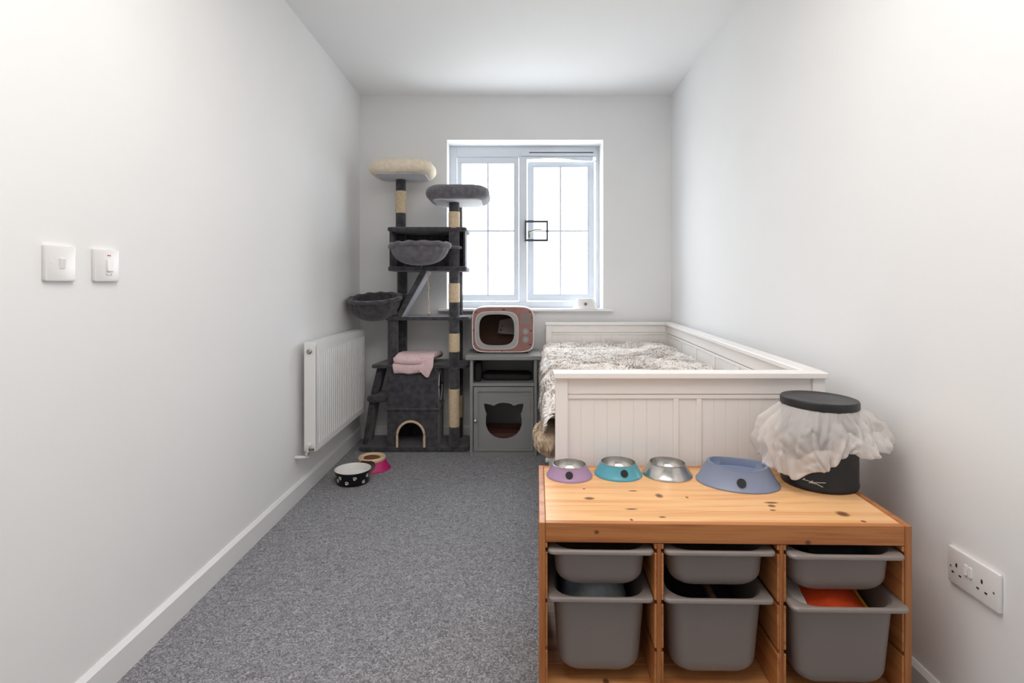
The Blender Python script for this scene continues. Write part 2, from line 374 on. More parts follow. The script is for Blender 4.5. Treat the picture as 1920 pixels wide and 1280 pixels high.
# ------------------------------------------------------------------ window
FY = ZB+.175                  # inner face of the frame
win = bpy.data.objects.new('window_1', None); COL.objects.link(win); win.location = (.096, FY, WZ0); WL['window_1'] = Vector(win.location)
win['kind'] = 'structure'
def px(x, Z=FY): return (x-960)*Z/1000
def pz(y, Z=FY): return H-(y-540)*Z/1000
fx0, fx1 = WX0, WX1
lx0, lx1 = px(856), px(973)      # left light
rx0, rx1 = px(988), px(1117)
tz, bz = pz(294), pz(565)
bm = B((fx0, lx0, FY, FY+.07, WZ0, WZ1), (rx1, fx1, FY, FY+.07, WZ0, WZ1), (lx0, rx1, FY, FY+.07, tz, WZ1), (lx0, rx1, FY, FY+.07, WZ0, bz), bev=.004)
obj('window_frame', bm, UPVC, win)
obj('mullion', B((lx1, rx0, FY-.004, FY+.07, bz, tz), bev=.004), UPVC, win)
def sash(x0, x1, z0, z1, gx0, gx1, gz0, gz1, hingex=None, ang=0.0, yo=.006):
    cs, sn = math.cos(ang), math.sin(ang)
    def mp(x, y, z):
        if hingex is None: return (x, y, z)
        dx, dy = x-hingex, y-FY
        return (hingex+dx*cs+dy*sn, FY-dx*sn+dy*cs, z)
    o1 = [(x1, z1), (x0, z1), (x0, z0), (x1, z0)]; i1 = [(gx1, gz1), (gx0, gz1), (gx0, gz0), (gx1, gz0)]
    b = .010
    i2 = [(gx1+b, gz1+b), (gx0-b, gz1+b), (gx0-b, gz0-b), (gx1+b, gz0-b)]
    bm = ring_plate(o1, i2, FY+yo, FY+.06)
    bm = ring_plate(i2, i1, FY+yo+.006, FY+.05, bm=bm)
    s = obj('sash', bm, UPVC, win, mp=mp)
    cx, cz = (gx0+gx1)/2, pz(432)
    panes = [(gx0, cx, gz0, cz), (cx, gx1, gz0, cz), (gx0, cx, cz, gz1), (cx, gx1, cz, gz1)]
    for (a, b_, c, d) in panes:
        obj('pane', B((a, b_, FY+.028, FY+.034, c, d)), GLASS, s, mp=mp)
    obj('glazing_bar', B((cx-.0075, cx+.0075, FY+.022, FY+.040, gz0, gz1)), UPVC, s, mp=mp)
    obj('glazing_bar', B((gx0, gx1, FY+.023, FY+.039, cz-.0075, cz+.0075)), UPVC, s, mp=mp)
    return s, mp
sash(lx0+.004, lx1-.002, bz+.004, tz-.004, px(865.5), px(963.5), pz(552), pz(306))
Z2 = FY+.03
s2, mp2 = sash(rx0+.004, rx1-.010, bz+.006, pz(301), px(1000.5, Z2), px(1101, Z2), pz(551, Z2), pz(313, Z2), hingex=rx1-.01, ang=0.045, yo=.02)
# open handle on the sash
hx, hz = px(992), pz(437)
bm = tube([(hx, FY+.02, hz), (hx, FY-.022, hz), (hx+.012, FY-.032, hz+.008), (hx+.045, FY-.034, hz+.022), (hx+.095, FY-.034, hz+.024)], .006, 8)
join(bm, B((hx-.009, hx+.009, FY-.004, FY+.02, hz-.035, hz+.02), bev=.003))
obj('window_handle', bm, mat('handle_metal', srgb(150, 152, 140), 0.3, 0.7, nscale=10, namp=.05), win, smooth=True, label='grey metal handle turned sideways')
# trickle vent over the right light
bm = B((px(978), px(1119), FY-.014, FY+.002, pz(292.5), pz(283)), bev=.003)
v = obj('trickle_vent', bm, UPVC, win)
obj('vent_slot', B((px(992), px(1112), FY-.016, FY-.010, pz(287.6), pz(286))), SLOT, v)
# thin strip with a wavy lower edge under the vent
pts = [(px(988), pz(299)), (px(1028), pz(296.5)), (px(1054), pz(297.5)), (px(1085), pz(301)), (px(1112), pz(301.5))]
rg = [[(x, FY-.004, z), (x, FY-.004, pz(294.5)+.002), (x, FY+.004, pz(294.5)+.002), (x, FY+.004, z)] for x, z in pts]
obj('wavy_strip', loft(rg), UPVC, win)
obj('stay_corner', loft([[(px(1112), y, pz(301)), (px(1120), y, pz(301)), (px(1120), y, pz(306.5)), ] for y in (FY-.006, FY+.004)]), UPVC, win)

# black square frame hung round the handle
Zq = FY-.04
x0, x1, z0, z1 = px(984, Zq), px(1028, Zq), pz(452.5, Zq), pz(413, Zq)
o1 = [(x1, z1), (x0, z1), (x0, z0), (x1, z0)]
i1 = [(x1-.016, z1-.017), (x0+.010, z1-.017), (x0+.010, z0+.018), (x1-.016, z0+.018)]
bm = ring_plate(o1, i1, Zq-.004, Zq+.004)
q = obj('handle_guard', bm, mat('dark_grey_frame', srgb(72, 74, 84), .5, nscale=20, namp=.05), label='small dark square frame around the window handle', cat='frame')
obj('bracket', B((x0, x0+.006, Zq+.003, FY-.001, z0, z1)), BLACKP, q)

# ------------------------------------------------------------------ radiator
RY0, RY1, RZ0, RZ1 = 2.78, 3.70, .25, .815
RX = -1.02
rad = thing('radiator', (RX-.03, (RY0+RY1)/2, RZ0), 'white panel radiator fixed low on the wall beside the cat tree', 'radiator')
ys = []; n = 26; y0, y1 = RY0+.03, RY1-.012
pitch = (y1-y0)/n
for k in range(n):
    for t, a in ((0, 0), (.34, 0), (.44, 1), (.62, 1), (.72, 0)): ys.append((y0+(k+t)*pitch, a))
ys = [(RY0, 0)]+ys+[(y1, 0), (RY1, 0)]
zs = [(RZ0, 0), (RZ0+.030, 0), (RZ0+.045, 1), (RZ1-.058, 1), (RZ1-.046, 0), (RZ1-.012, 0)]
bm = bmesh.new()
front = [[bm.verts.new((RX-.012*a*b, y, z)) for (y, a) in ys] for (z, b) in zs]
for i in range(len(zs)-1):
    for j in range(len(ys)-1): bm.faces.new((front[i][j], front[i][j+1], front[i+1][j+1], front[i+1][j]))
obj('front_panel', bm, RADW, rad)
obj('back_panel', B((RX-.061, RX-.055, RY0+.01, RY1-.01, RZ0+.01, RZ1-.02)), RADW, rad)
obj('side_panel', B((RX-.063, RX-.002, RY0-.004, RY0+.002, RZ0, RZ1), bev=.0015, seg=1), RADW, rad)
obj('side_panel', B((RX-.063, RX-.002, RY1-.002, RY1+.004, RZ0, RZ1), bev=.0015, seg=1), RADW, rad)
bm = B((RX-.006, RX+.001, RY0, RY1, RZ1-.016, RZ1+.002), (RX-.063, RX-.056, RY0, RY1, RZ1-.016, RZ1+.002), (RX-.042, RX-.036, RY0, RY1, RZ1-.003, RZ1+.001), (RX-.027, RX-.021, RY0, RY1, RZ1-.003, RZ1+.001))
k = 0; yy = RY0+.01
while yy < RY1:
    join(bm, B((RX-.062, RX-.003, yy, yy+.004, RZ1-.010, RZ1-.002))); yy += .016
obj('top_grille', bm, RADW, rad)
bm = lathe([(.004, 0), (.0135, 0), (.0135, .006), (.009, .008), (.006, .012), (.001, .012)], n=20)
for v in bm.verts: v.co = Vector((v.co.x+RX-.034, RY0-.004-v.co.z, v.co.y+RZ1-.045))
obj('air_vent_cap', bm, mat('dull_nickel', srgb(160, 160, 156), .35, .6, nscale=20, namp=.1), rad, smooth=True, label='round grey cap')
bm = tube([(RX-.036, RY0+.02, RZ0+.035), (RX-.036, RY0-.035, RZ0+.035)], .011, 12)
obj('valve_body', bm, PLATE, rad, smooth=True)
bm = tube([(RX-.036, RY0-.03, RZ0+.045), (RX-.036, RY0-.03, RZ0-.02), (RX-.06, RY0-.03, RZ0-.022), (XL, RY0-.03, RZ0-.022)], .0085, 12)
obj('pipe', bm, PLATE, rad, smooth=True)
obj('valve_nut', lathe([(.0125, -.012), (.0125, .006)], (RX-.036, RY0-.03, RZ0-.001), n=6), CHROME, rad)
obj('valve_nut', tube([(RX-.036, RY0-.024, RZ0+.014), (RX-.004, RY0-.024, RZ0+.016)], .006, 8), mat('dull_brass', srgb(128, 116, 100), .4, .8, nscale=20, namp=.1), rad)
for yy in (RY0+.18, RY1-.18):
    obj('wall_bracket', B((XL, RX-.058, yy-.012, yy+.012, RZ0+.05, RZ1-.06)), RADW, rad)

# ------------------------------------------------------------------ light switches
def plate_on_left(y0, y1, z0, z1):
    t = .010
    o = rrect(y0, y1, z0, z1, .004, 4)
    return plate(o, XL, XL+t, bev=.0025, plane='yz')
sw = thing('light_switch', (XL, 1.31, 1.117), 'white light switch nearest the camera, with one short plain rocker', 'switch')
obj('face_plate', plate_on_left(1.266, 1.3556, 1.117, 1.205), PLATE, sw, smooth=40)
rk = B((XL+.008, XL+.014, 1.304, 1.321, 1.147, 1.173), bev=.001, seg=1)
for v in rk.verts:
    if v.co.x > XL+.011 and v.co.z < 1.16: v.co.x -= .003
obj('rocker', rk, PLATE, sw)
obj('screw', lathe([(.0028, 0), (.0028, .001)], (0, 0, 0), n=12), PLATE, sw, mp=lambda x, y, z: (XL+.0098+z, 1.284+x, 1.161+y))
sw = thing('switch_plate', (XL, 1.46, 1.118), 'white switch plate with red marking over a taller rocker, further along the wall', 'switch')
obj('face_plate', plate_on_left(1.4157, 1.5054, 1.118, 1.206), PLATE, sw, smooth=40)
rk = B((XL+.008, XL+.0155, 1.456, 1.477, 1.146, 1.178), bev=.001, seg=1)
for v in rk.verts:
    if v.co.x > XL+.011 and v.co.z > 1.16: v.co.x -= .003
obj('rocker', rk, PLATE, sw)
obj('screw', lathe([(.0028, 0), (.0028, .001)], (0, 0, 0), n=12), PLATE, sw, mp=lambda x, y, z: (XL+.0098+z, 1.436+x, 1.161+y))
obj('neon_mark', B(*[(XL+.0099, XL+.0106, 1.459+i*.0045, 1.4618+i*.0045, 1.188, 1.191) for i in range(3)]), RED, sw, label='small red printed marking')
obj('printed_mark', B((XL+.0099, XL+.0104, 1.456, 1.4575, 1.135, 1.139), (XL+.0099, XL+.0104, 1.4575, 1.473, 1.1345, 1.1355), (XL+.0099, XL+.0104, 1.473, 1.4745, 1.135, 1.139)), GREYP, sw, label='small grey printed bracket mark')

# ------------------------------------------------------------------ double socket on the right wall
so = thing('double_socket', (XR(1.255), 1.255, .376), 'white double socket with two rockers, low on the wall beside the pine bench', 'socket')
def rw(d, y, z): return (XR(y)-d, y, z)          # d = distance off the right wall
ya, yb, za, zb = 1.1825, 1.327, .376, .464
obj('face_plate', plate(rrect(ya, yb, za, zb, .004, 4), 0, .010, bev=.003, plane='yz'), PLATE, so, smooth=40, mp=rw)
def sy(px_): # pixel column on the wall -> y
    return 1.056/((px_-960)/1000-.0284)
for c in (sy(1801), sy(1849)):
    for (dy, dz, w, h) in ((0, .011, .0045, .009), (-.011, -.010, .0065, .0042), (.011, -.010, .0065, .0042)):
        zc = .414
        obj('pin_hole', B((.0095, .0106, c+dy-w/2, c+dy+w/2, zc+dz-h/2, zc+dz+h/2)), SLOT, so, mp=rw)
for c in (sy(1819.5), sy(1828)):
    rk = B((.008, .0145, c-.0045, c+.0045, .417, .441), bev=.001, seg=1)
    for v in rk.verts:
        if v.co.x > .011 and v.co.z > .43: v.co.x -= .002
    obj('rocker', rk, PLATE, so, mp=rw)
for c in (ya+.013, yb-.010):
    obj('screw', lathe([(.0026, 0), (.0026, .0008)], n=12), GREYP, so, mp=lambda x, y, z, c=c: rw(.0098+z, c+x, .4165+y))

# ================================================================== cat tree
FT, BKY = 3.575, 3.88
ct = thing('cat_tree', (-.66, 3.72, 0), 'tall charcoal plush cat tree with sisal posts between radiator and window', 'cat tree')
obj('base_board', plate(rrect(-1.035, -.293, FT, BKY, .045), 0, .034, bev=.008), PLUSH, ct, smooth=40)
# lower houses: hollow walls with openings
def house_front(x0, x1, z0, z1, y, ax0, ax1, az, t=.012):
    """front panel with an arched door"""
    n = 14
    bm = bmesh.new()
    r = (ax1-ax0)/2; cx = (ax0+ax1)/2; cz = az-r*1.05
    arch = [(ax0, z0)]+[(cx-r*math.cos(PI*i/n), cz+r*1.05*math.sin(PI*i/n)) for i in range(n+1)]+[(ax1, z0)]
    outer = [(x0, z0)]+[(lerp(x0, x1, i/n), z1) for i in range(n+1)]+[(x1, z0)]
    for Y in (y, y+t): pass
    F = [bm.verts.new((p[0], y, p[1])) for p in outer]; G = [bm.verts.new((p[0], y, p[1])) for p in arch]
    F2 = [bm.verts.new((p[0], y+t, p[1])) for p in outer]; G2 = [bm.verts.new((p[0], y+t, p[1])) for p in arch]
    for i in range(len(F)-1):
        bm.faces.new((F[i], F[i+1], G[i+1], G[i])); bm.faces.new((F2[i], F2[i+1], G2[i+1], G2[i]))
        bm.faces.new((F[i], F[i+1], F2[i+1], F2[i])); bm.faces.new((G[i], G[i+1], G2[i+1], G2[i]))
    return bm, arch
hx0, hx1 = -.838, -.498
bm, arch = house_front(hx0, hx1, .034, .285, FT+.006, px(744.5, FT), px(795.5, FT), pz(790, FT))
lower = obj('lower_house', join(bm, B((hx0, hx0+.012, FT+.018, BKY-.01, .034, .285), (hx1-.012, hx1, FT+.018, BKY-.01, .034, .285), (hx0, hx1, BKY-.02, BKY-.01, .034, .285))), PLUSH, ct)
obj('rope_edge', tube([(a, FT, max(b, .0+.012)) for a, b in arch], .0085, 8), SISAL, lower, smooth=True, label='sisal rope around the arched door')
for i in range(1):
    obj('house_floor', plate(rrect(hx0-.006, hx1+.010, FT-.004, BKY, .02), .279, .292, bev=.004), PLUSH, ct, smooth=40)
# upper house, with an oval opening in its side facing the post
z0, z1 = .292, .562
bm = B((hx0, hx1-.012, FT+.006, FT+.018, z0, z1), (hx0, hx0+.012, FT+.018, BKY-.01, z0, z1), (hx0, hx1, BKY-.022, BKY-.01, z0, z1), bev=0)
def ell(cy, cz, ry, rz, n=32): return [(cy+ry*math.cos(2*PI*(i+.5)/n), cz+rz*math.sin(2*PI*(i+.5)/n)) for i in range(n)]
def rect_by_angle(cy, cz, pts, y0, y1, z0, z1):
    out = []
    for (y, z) in pts:
        dy, dz = y-cy, z-cz
        s = min((y1-cy)/dy if dy > 1e-9 else ((y0-cy)/dy if dy < -1e-9 else 1e9), (z1-cz)/dz if dz > 1e-9 else ((z0-cz)/dz if dz < -1e-9 else 1e9))
        out.append((cy+dy*s, cz+dz*s))
    return out
cy, cz = 3.70, .43
e1 = ell(cy, cz, .085, .105)
ring_plate(rect_by_angle(cy, cz, e1, FT+.006, BKY-.01, z0, z1), e1, hx1-.012, hx1, plane='yz', bm=bm)
up = obj('upper_house', bm, PLUSH, ct)
obj('opening_rim', tube([(hx1+.002, a, b) for a, b in e1+e1[:1]], .005, 6), UNDER, up, smooth=True, label='pale piping around the side opening')
# platforms
out = [(-.296, BKY), (-.88, BKY), (-.941, FT+.03), (-.941, FT), (-.296, FT)]
out = [(-.30, BKY-.004), (-.89, BKY), (-.905, BKY-.008), (-.943, FT+.05), (-.943, FT+.012), (-.932, FT), (-.305, FT), (-.294, FT+.010), (-.290, FT+.02), (-.290, BKY-.02)]
obj('lower_shelf', plate(out, .562, .586, bev=.006), PLUSH, ct, smooth=40)
obj('middle_shelf', plate(rrect(-.853, -.285, FT-.005, BKY, .02), .884, .908, bev=.006), PLUSH, ct, smooth=40)
obj('house_floor', plate(rrect(-.832, -.305, FT-.01, BKY, .02), 1.215, 1.246, bev=.007), PLUSH, ct, smooth=40)
obj('house_roof', plate(rrect(-.836, -.305, FT-.01, BKY, .02), 1.482, 1.510, bev=.008), PLUSH, ct, smooth=40)
# top house: wall bent round three sides, open at the front
inner = []; outer = []
hx_0, hx_1, hy0, hy1, rr = -.826, -.315, FT+.02, BKY-.012, .11
path = [(hx_0, hy0)]+[(hx_0+rr-rr*math.cos(PI/2*i/8), hy1-rr+rr*math.sin(PI/2*i/8)) for i in range(9)]+[(hx_1-rr+rr*math.sin(PI/2*i/8), hy1-rr+rr*math.cos(PI/2*i/8)) for i in range(9)]+[(hx_1, hy0)]
c0 = ((hx_0+hx_1)/2, (hy0+hy1)/2-.05)
pin = [(c0[0]+(x-c0[0])*.955, c0[1]+(y-c0[1])*.95 if y > hy0+.01 else y) for x, y in path]
rg = [[(a[0], a[1], 1.246), (a[0], a[1], 1.482), (b[0], b[1], 1.482), (b[0], b[1], 1.246)] for a, b in zip(path, pin)]
obj('top_house', loft(rg), PLUSH, ct, smooth=30)
# posts with sisal sleeves
def post(x, y, z0, z1, sis=(), r=.0355):
    p = obj('post', lathe([(r-.002, z0), (r, z0+.003), (r, z1-.003), (r-.002, z1)], (x, y, 0), n=32), PLUSH, ct, smooth=40)
    for (a, b) in sis:
        prof = [(r, a)]
        z = a+.003
        while z < b-.003:
            prof += [(r+.001, z), (r+.0035, z+.0025)]; z += .005
        prof.append((r, b))
        obj('sisal_sleeve', lathe(prof, (x, y, 0), n=32), SISAL, p, smooth='all')
    return p
PX, PY = -.390, 3.60
zz = lambda y: pz(y, PY-.035)
post(PX, PY, .034, .562, [(zz(802), zz(730))])
post(PX, PY, .586, .884, [(zz(660.5), zz(625.5))])
post(PX, PY, .908, 1.215, [(zz(567), zz(531))])
post(PX, PY, 1.246, 1.482, [])
post(PX, PY, 1.510, 1.688, [(zz(430), zz(396))]) if False else None
post(PX, PY-.001, 1.50, 1.688, [(1.503, zz(396))])
PX2, PY2 = -.388, 3.83
post(PX2, PY2, .034, .562, [(pz(781, PY2), pz(740, PY2))])
post(PX2, PY2, .586, .884); post(PX2, PY2, .908, 1.215); post(PX2, PY2, 1.510, 1.68, r=.033)
post(-.808, 3.62, .586, .884)
post(-.785, 3.815, .586, .884); post(-.785, 3.815, .908, 1.215); post(-.79, 3.80, 1.246, 1.482)
zp = lambda y: pz(y, 3.76)
post(-.79, 3.79, 1.510, 1.90, [(zp(399), zp(357))])
# perches: board with a fleece bolster round it
def perch(name, x0, x1, y0, y1, z, m, rb, under, nseed, squash=1.0, dz=0.0, label=None):
    o = rrect(x0+rb, x1-rb, y0+rb, y1-rb, .09, 10)
    n = len(o); rings = []
    for i, (a, b) in enumerate(o):
        pa, pb = Vector((*o[i-1], 0)), Vector((*o[(i+1) % n], 0))
        t = (pb-pa).normalized(); nrm = Vector((t.y, -t.x, 0))
        ring = []
        for k in range(14):
            an = 2*PI*k/14
            r = rb*(1+.10*nz(a*9+nseed, b*9, an))
            ring.append(Vector((a, b, z+rb*squash+dz*(a-x0)/(x1-x0)))+nrm*r*math.cos(an)+Vector((0, 0, r*squash*math.sin(an))))
        rings.append(ring)
    rings.append(rings[0])
    pr = obj(name, loft(rings, False, False), m, ct, smooth='all', label=label)
    obj('perch_board', plate(rrect(x0+rb*1.1, x1-rb*1.1, y0+rb*.9, y1-rb*.9, .06), z-.004, z+.012, bev=.003), under, pr)
    obj('cushion', plate(rrect(x0+rb*.7, x1-rb*.7, y0+rb*.7, y1-rb*.7, .07), z+.012, z+rb*1.1, bev=.02), m, pr, smooth='all')
    return pr
perch('perch', -.985, -.535, 3.54, 3.90, 1.872, CREAM, .048, UNDER, 3, label='cream fleece perch')
perch('perch', -.575, -.150, 3.42, 3.86, 1.680, PLUSHL, .048, UNDER, 8, label='grey fleece perch')
# baskets (hanging fabric bowls)
def basket(c, rx, ry, depth, tilt_x, m, seed, ringdir, post_xy, thick=.014, rim=.016, roll=0.0, label=None):
    ct_, st_ = math.cos(tilt_x), math.sin(tilt_x)
    def mp(x, y, z):
        z = z+roll*x
        return (c[0]+x, c[1]+y*ct_-z*st_, c[2]+y*st_+z*ct_)
    prof = []
    N = 12
    for i in range(N+1):
        a = PI/2*i/N; prof.append((math.sin(a)**.8 if i else .001, -math.cos(a)))
    pr = [(r*rx, z*depth) for r, z in prof]
    pr_in = [((r*rx-thick) if r*rx > thick*2 else r*rx*.5, z*depth+thick) for r, z in prof][::-1]
    allp = pr+pr_in
    pl = lambda a, k: 1+.018*math.sin(a*22+seed)*(0.3+min(k, len(allp)-k)/N)*(1 if k < N+1 else .3)+.02*nz(a*2, k*.2, seed)
    bm = lathe(allp, n=72, sy=ry/rx, fr=pl)
    b = obj('basket', bm, m, ct, smooth='all', mp=mp, label=label)
    pts = [(rx*math.cos(2*PI*i/48), ry*math.sin(2*PI*i/48), .004*math.sin(i*1.7)) for i in range(49)]
    obj('basket_rim', tube(pts, rim, 10, rf=lambda i: rim*(1+.08*math.sin(i*2.1))), m, b, smooth='all', mp=mp)
    # ring that clips round the post
    t = [(post_xy[0]+.044*math.cos(2*PI*i/24), post_xy[1]+.044*math.sin(2*PI*i/24), c[2]+ringdir) for i in range(25)]
    obj('basket_ring', tube(t, .010, 8), m, b, smooth='all')
    return b
basket((-.595, 3.455, pz(461, 3.45)), .188, .135, .125, -.06, PLUSHL, 1, .0, (PX, PY), rim=.017, roll=.015, label='grey basket in front of the top house')
basket((-.925, 3.60, 1.030), .172, .175, .150, .17, PLUSH, 5, .02, (-.785, 3.815), rim=.014, roll=.03, label='charcoal basket near the radiator')
obj('basket_strut', tube([(-.585, 3.50, 1.285), (-.61, 3.56, 1.235)], .008, 8), PLUSH, ct)
# slanted ramp between middle shelf and top house
def ramp(a, b, y0, y1, t, m=PLUSH, name='ramp'):
    a, b = Vector((a[0], 0, a[1])), Vector((b[0], 0, b[1]))
    d = (b-a).normalized(); nn = Vector((-d.z, 0, d.x))*t/2
    bm = loft([[Vector((p.x, y, p.z)) for p in (a+nn, b+nn, b-nn, a-nn)] for y in (y0, y1)])
    bmesh.ops.bevel(bm, geom=bm.edges[:], offset=.004, segments=2, affect='EDGES', profile=.5)
    return obj(name, bm, m, ct, smooth=30)
rp = ramp((px(748, 3.58), .912), (px(796, 3.58), 1.232), 3.58, 3.76, .034)
bb = .021
a, b_ = Vector((px(748, 3.58), 0, .912)), Vector((px(796, 3.58), 0, 1.225)); d = (b_-a).normalized(); n_ = Vector((d.z, 0, -d.x))*.0185
bm = loft([[Vector((p.x, y, p.z)) for p in (a+n_*.95, b_+n_*.95, b_+n_*1.25, a+n_*1.25)] for y in (3.585, 3.755)])
obj('ramp_lit_face', bm, mat('ramp_lit_grey', srgb(168, 168, 174), .9, nscale=40, namp=.06), rp)  # added pale sheet, window light on the ramp's underside put in its colour
# stair on the radiator side: two slanted boards and a padded step
ramp((px(686, 3.66), .030), (px(699, 3.66), .335), 3.64, 3.80, .036)
ramp((px(701, 3.66), .375), (px(714, 3.66), .565), 3.64, 3.80, .036)
obj('step', plate(rrect(-.985, -.838, 3.60, 3.82, .02), .325, .372, bev=.018), PLUSH, ct, smooth='all')
# dangling rope toy
pts = []
for i in range(22):
    t = i/21; pts.append((px(802.5, 3.62)+.003*math.sin(t*19)+.006*t, 3.62+.003*math.cos(t*15), lerp(1.214, .935, t)))
tr = obj('rope_toy', tube(pts, .0035, 6), SISAL, ct, smooth='all')
obj('rope_knot', lathe([(.002, -.009), (.008, -.004), (.008, .004), (.002, .009)], (pts[-1][0], pts[-1][1], .93), n=10), SISAL, tr, smooth='all')

# ------------------------------------------------------------------ pink fleece on the lower shelf
bm = bmesh.new()
pb = thing('folded_blanket', (-.66, 3.62, .587), 'pink fleece blanket folded over the edge of the cat tree shelf', 'blanket')
def fold(x0, x1, y0, y1, z0, z1, drop, seed, skew=0.0, nx=26):
    """a soft folded layer whose front rolls over the shelf edge"""
    rings = []
    prof = [(y1, z0), (y1-.01, z1-.004), (lerp(y0, y1, .6), z1+.004), (y0+.03, z1), (y0-.008, z1-.012), (y0-.022, z1-.035), (y0-.022, z0-drop), (y0-.010, z0-drop-.006), (y0-.002, z0-drop+.006), (y0-.001, z0+.0), (y0+.02, z0)]
    for i in range(nx+1):
        t = i/nx; x = lerp(x0, x1, t); s = math.sin(PI*min(1, max(0, t*1.0)))**.25
        r = []
        for k, (y, z) in enumerate(prof):
            w = nz(x*14+seed, k*.9, 2.0)*.006
            cz = (z0+z1)/2
            zz_ = lerp(cz if z > z0-.001 else z*.5+cz*.5, z, s) if t in (0, 1) else z
            r.append((x+skew*(y-y0)+w, y+w*1.5 if k < 9 else y, max(zz_+w, z0 if (k < 4 or k > 8) else -9)))
        rings.append(r)
    return loft(rings)
obj('top_fold', fold(-.785, -.522, FT-.004, 3.76, .618, .662, .020, 5, skew=.20), PINK, pb, smooth='all')
obj('bottom_fold', fold(-.790, -.58, FT-.002, 3.74, .5875, .620, .052, 11, skew=.22), PINK, pb, smooth='all')
bm = loft([[(-.585+a*.0, FT-.024-d_, z) for (z, d_) in ((.632, 0), (.54, .0))] for a in (0,)], False, False) if False else None
pts_c = [(-.612, .640), (-.522, .640), (-.526, .575), (-.556, .505), (-.575, .506), (-.618, .548)]
obj('hanging_corner', plate(pts_c, FT-.026, FT-.012, bev=.005, plane='xz'), PINK, pb, smooth='all')

# ================================================================== litter cabinet
CF, CB = 3.50, 3.86
cx0, cx1 = -.2765, .1645
cab = thing('litter_cabinet', (-.056, 3.68, 0), 'grey painted cabinet with a cat-head hole in its door', 'cabinet')
obj('top_board', B((-.305, .200, CF-.015, CB+.01, .628, .659), bev=.005), CABG, cab)
obj('side_board', B((cx0, cx0+.020, CF, CB, 0, .628), bev=.002, seg=1), CABG, cab)
obj('side_board', B((cx1-.020, cx1, CF, CB, 0, .628), bev=.002, seg=1), CABG, cab)
obj('back_board', B((cx0+.02, cx1-.02, CB-.012, CB, .03, .628)), CABG, cab)
obj('shelf_board', B((cx0+.02, cx1-.02, CF+.003, CB-.012, .455, .475), bev=.002, seg=1), CABG, cab)
obj('bottom_board', B((cx0+.02, cx1-.02, CF+.02, CB-.012, .03, .048)), CABG, cab)
obj('plinth', B((cx0+.02, cx1-.02, CF+.004, CF+.018, 0, .028)), CABG, cab)
def c4(x, y): return ((860+x/4-960)*CF/1000, H-(560+y/4-540)*CF/1000)
dx0, dz1 = c4(113, 662); dx1, _ = c4(561, 662); dz0 = .032
half = [(338, 780), (305, 784), (280, 791), (264, 805), (244, 797), (215, 789), (192, 786), (190, 800), (194, 822), (202, 848), (211, 866), (205, 890), (202, 920), (206, 955), (220, 990), (242, 1017), (270, 1036), (304, 1047), (338, 1051)]
head = half+[(676-x, y) for x, y in half[::-1][1:-1]]
head = [c4(x, y) for x, y in head]
hc = c4(338, 915)
ix0, iz1 = c4(145, 695); ix1, iz0 = c4(540, 1120)
outl = rect_by_angle(hc[0], hc[1], head, ix0, ix1, iz0, iz1)
door = obj('door', ring_plate([(dx1, dz1), (dx0, dz1), (dx0, dz0), (dx1, dz0)], [(ix1, iz1), (ix0, iz1), (ix0, iz0), (ix1, iz0)], CF-.004, CF+.016), CABG, cab)
# snap the nearest panel points to the corners
for c in ((ix0, iz0), (ix0, iz1), (ix1, iz0), (ix1, iz1)):
    i = min(range(len(outl)), key=lambda k: (outl[k][0]-c[0])**2+(outl[k][1]-c[1])**2); outl[i] = c
obj('door_panel', ring_plate(outl, head, CF+.006, CF+.014), CABG, door)
kx, kz = c4(127, 911)
bm = lathe([(.004, 0), (.006, .008), (.012, .012), (.0125, .018), (.008, .023), (.001, .024)], n=16)
obj('knob', bm, CHROME, door, smooth='all', mp=lambda x, y, z: (kx+x, CF-.004-z, kz+y))
lt = obj('litter_tray', join(B((-.23, .12, 3.56, 3.82, .048, .058)), B((-.23, -.222, 3.56, 3.82, .058, .13), (.112, .12, 3.56, 3.82, .058, .13), (-.222, .112, 3.56, 3.568, .058, .13), (-.222, .112, 3.812, 3.82, .058, .13))), mat('brown_tray', srgb(92, 60, 54), .5, nscale=9, namp=.1), label='brown litter tray inside the grey cabinet, seen through the hole', cat='tray')
bm = bmesh.new(); V = []
for i in range(24):
    V.append([bm.verts.new((lerp(-.221, .111, i/23), lerp(3.569, 3.811, j/15), .105+.008*nz(i*.5, j*.5))) for j in range(16)])
for i in range(23):
    for j in range(15): bm.faces.new((V[i][j], V[i+1][j], V[i+1][j+1], V[i][j+1]))
obj('litter', bm, LITTER, label='red-brown litter filling the tray in the grey cabinet', cat='litter', kind='stuff')
# things on the open shelf of the cabinet
bm = plate(rrect(-.20, .135, 3.60, 3.83, .03), .476, .512, bev=.012)
for v in bm.verts: v.co.z += .006*nz(v.co.x*20, v.co.y*20) if v.co.z > .49 else 0
obj('folded_cloth', bm, CLOTHK, label='dark folded cloth lying on the shelf under the cabinet top', cat='cloth', smooth='all')
bm = B((-.248, -.206, 3.56, 3.70, .476, .60), bev=.008)
obj('dark_case', bm, CLOTHK, label='small dark case standing in the corner of the cabinet shelf', cat='case', smooth=30)

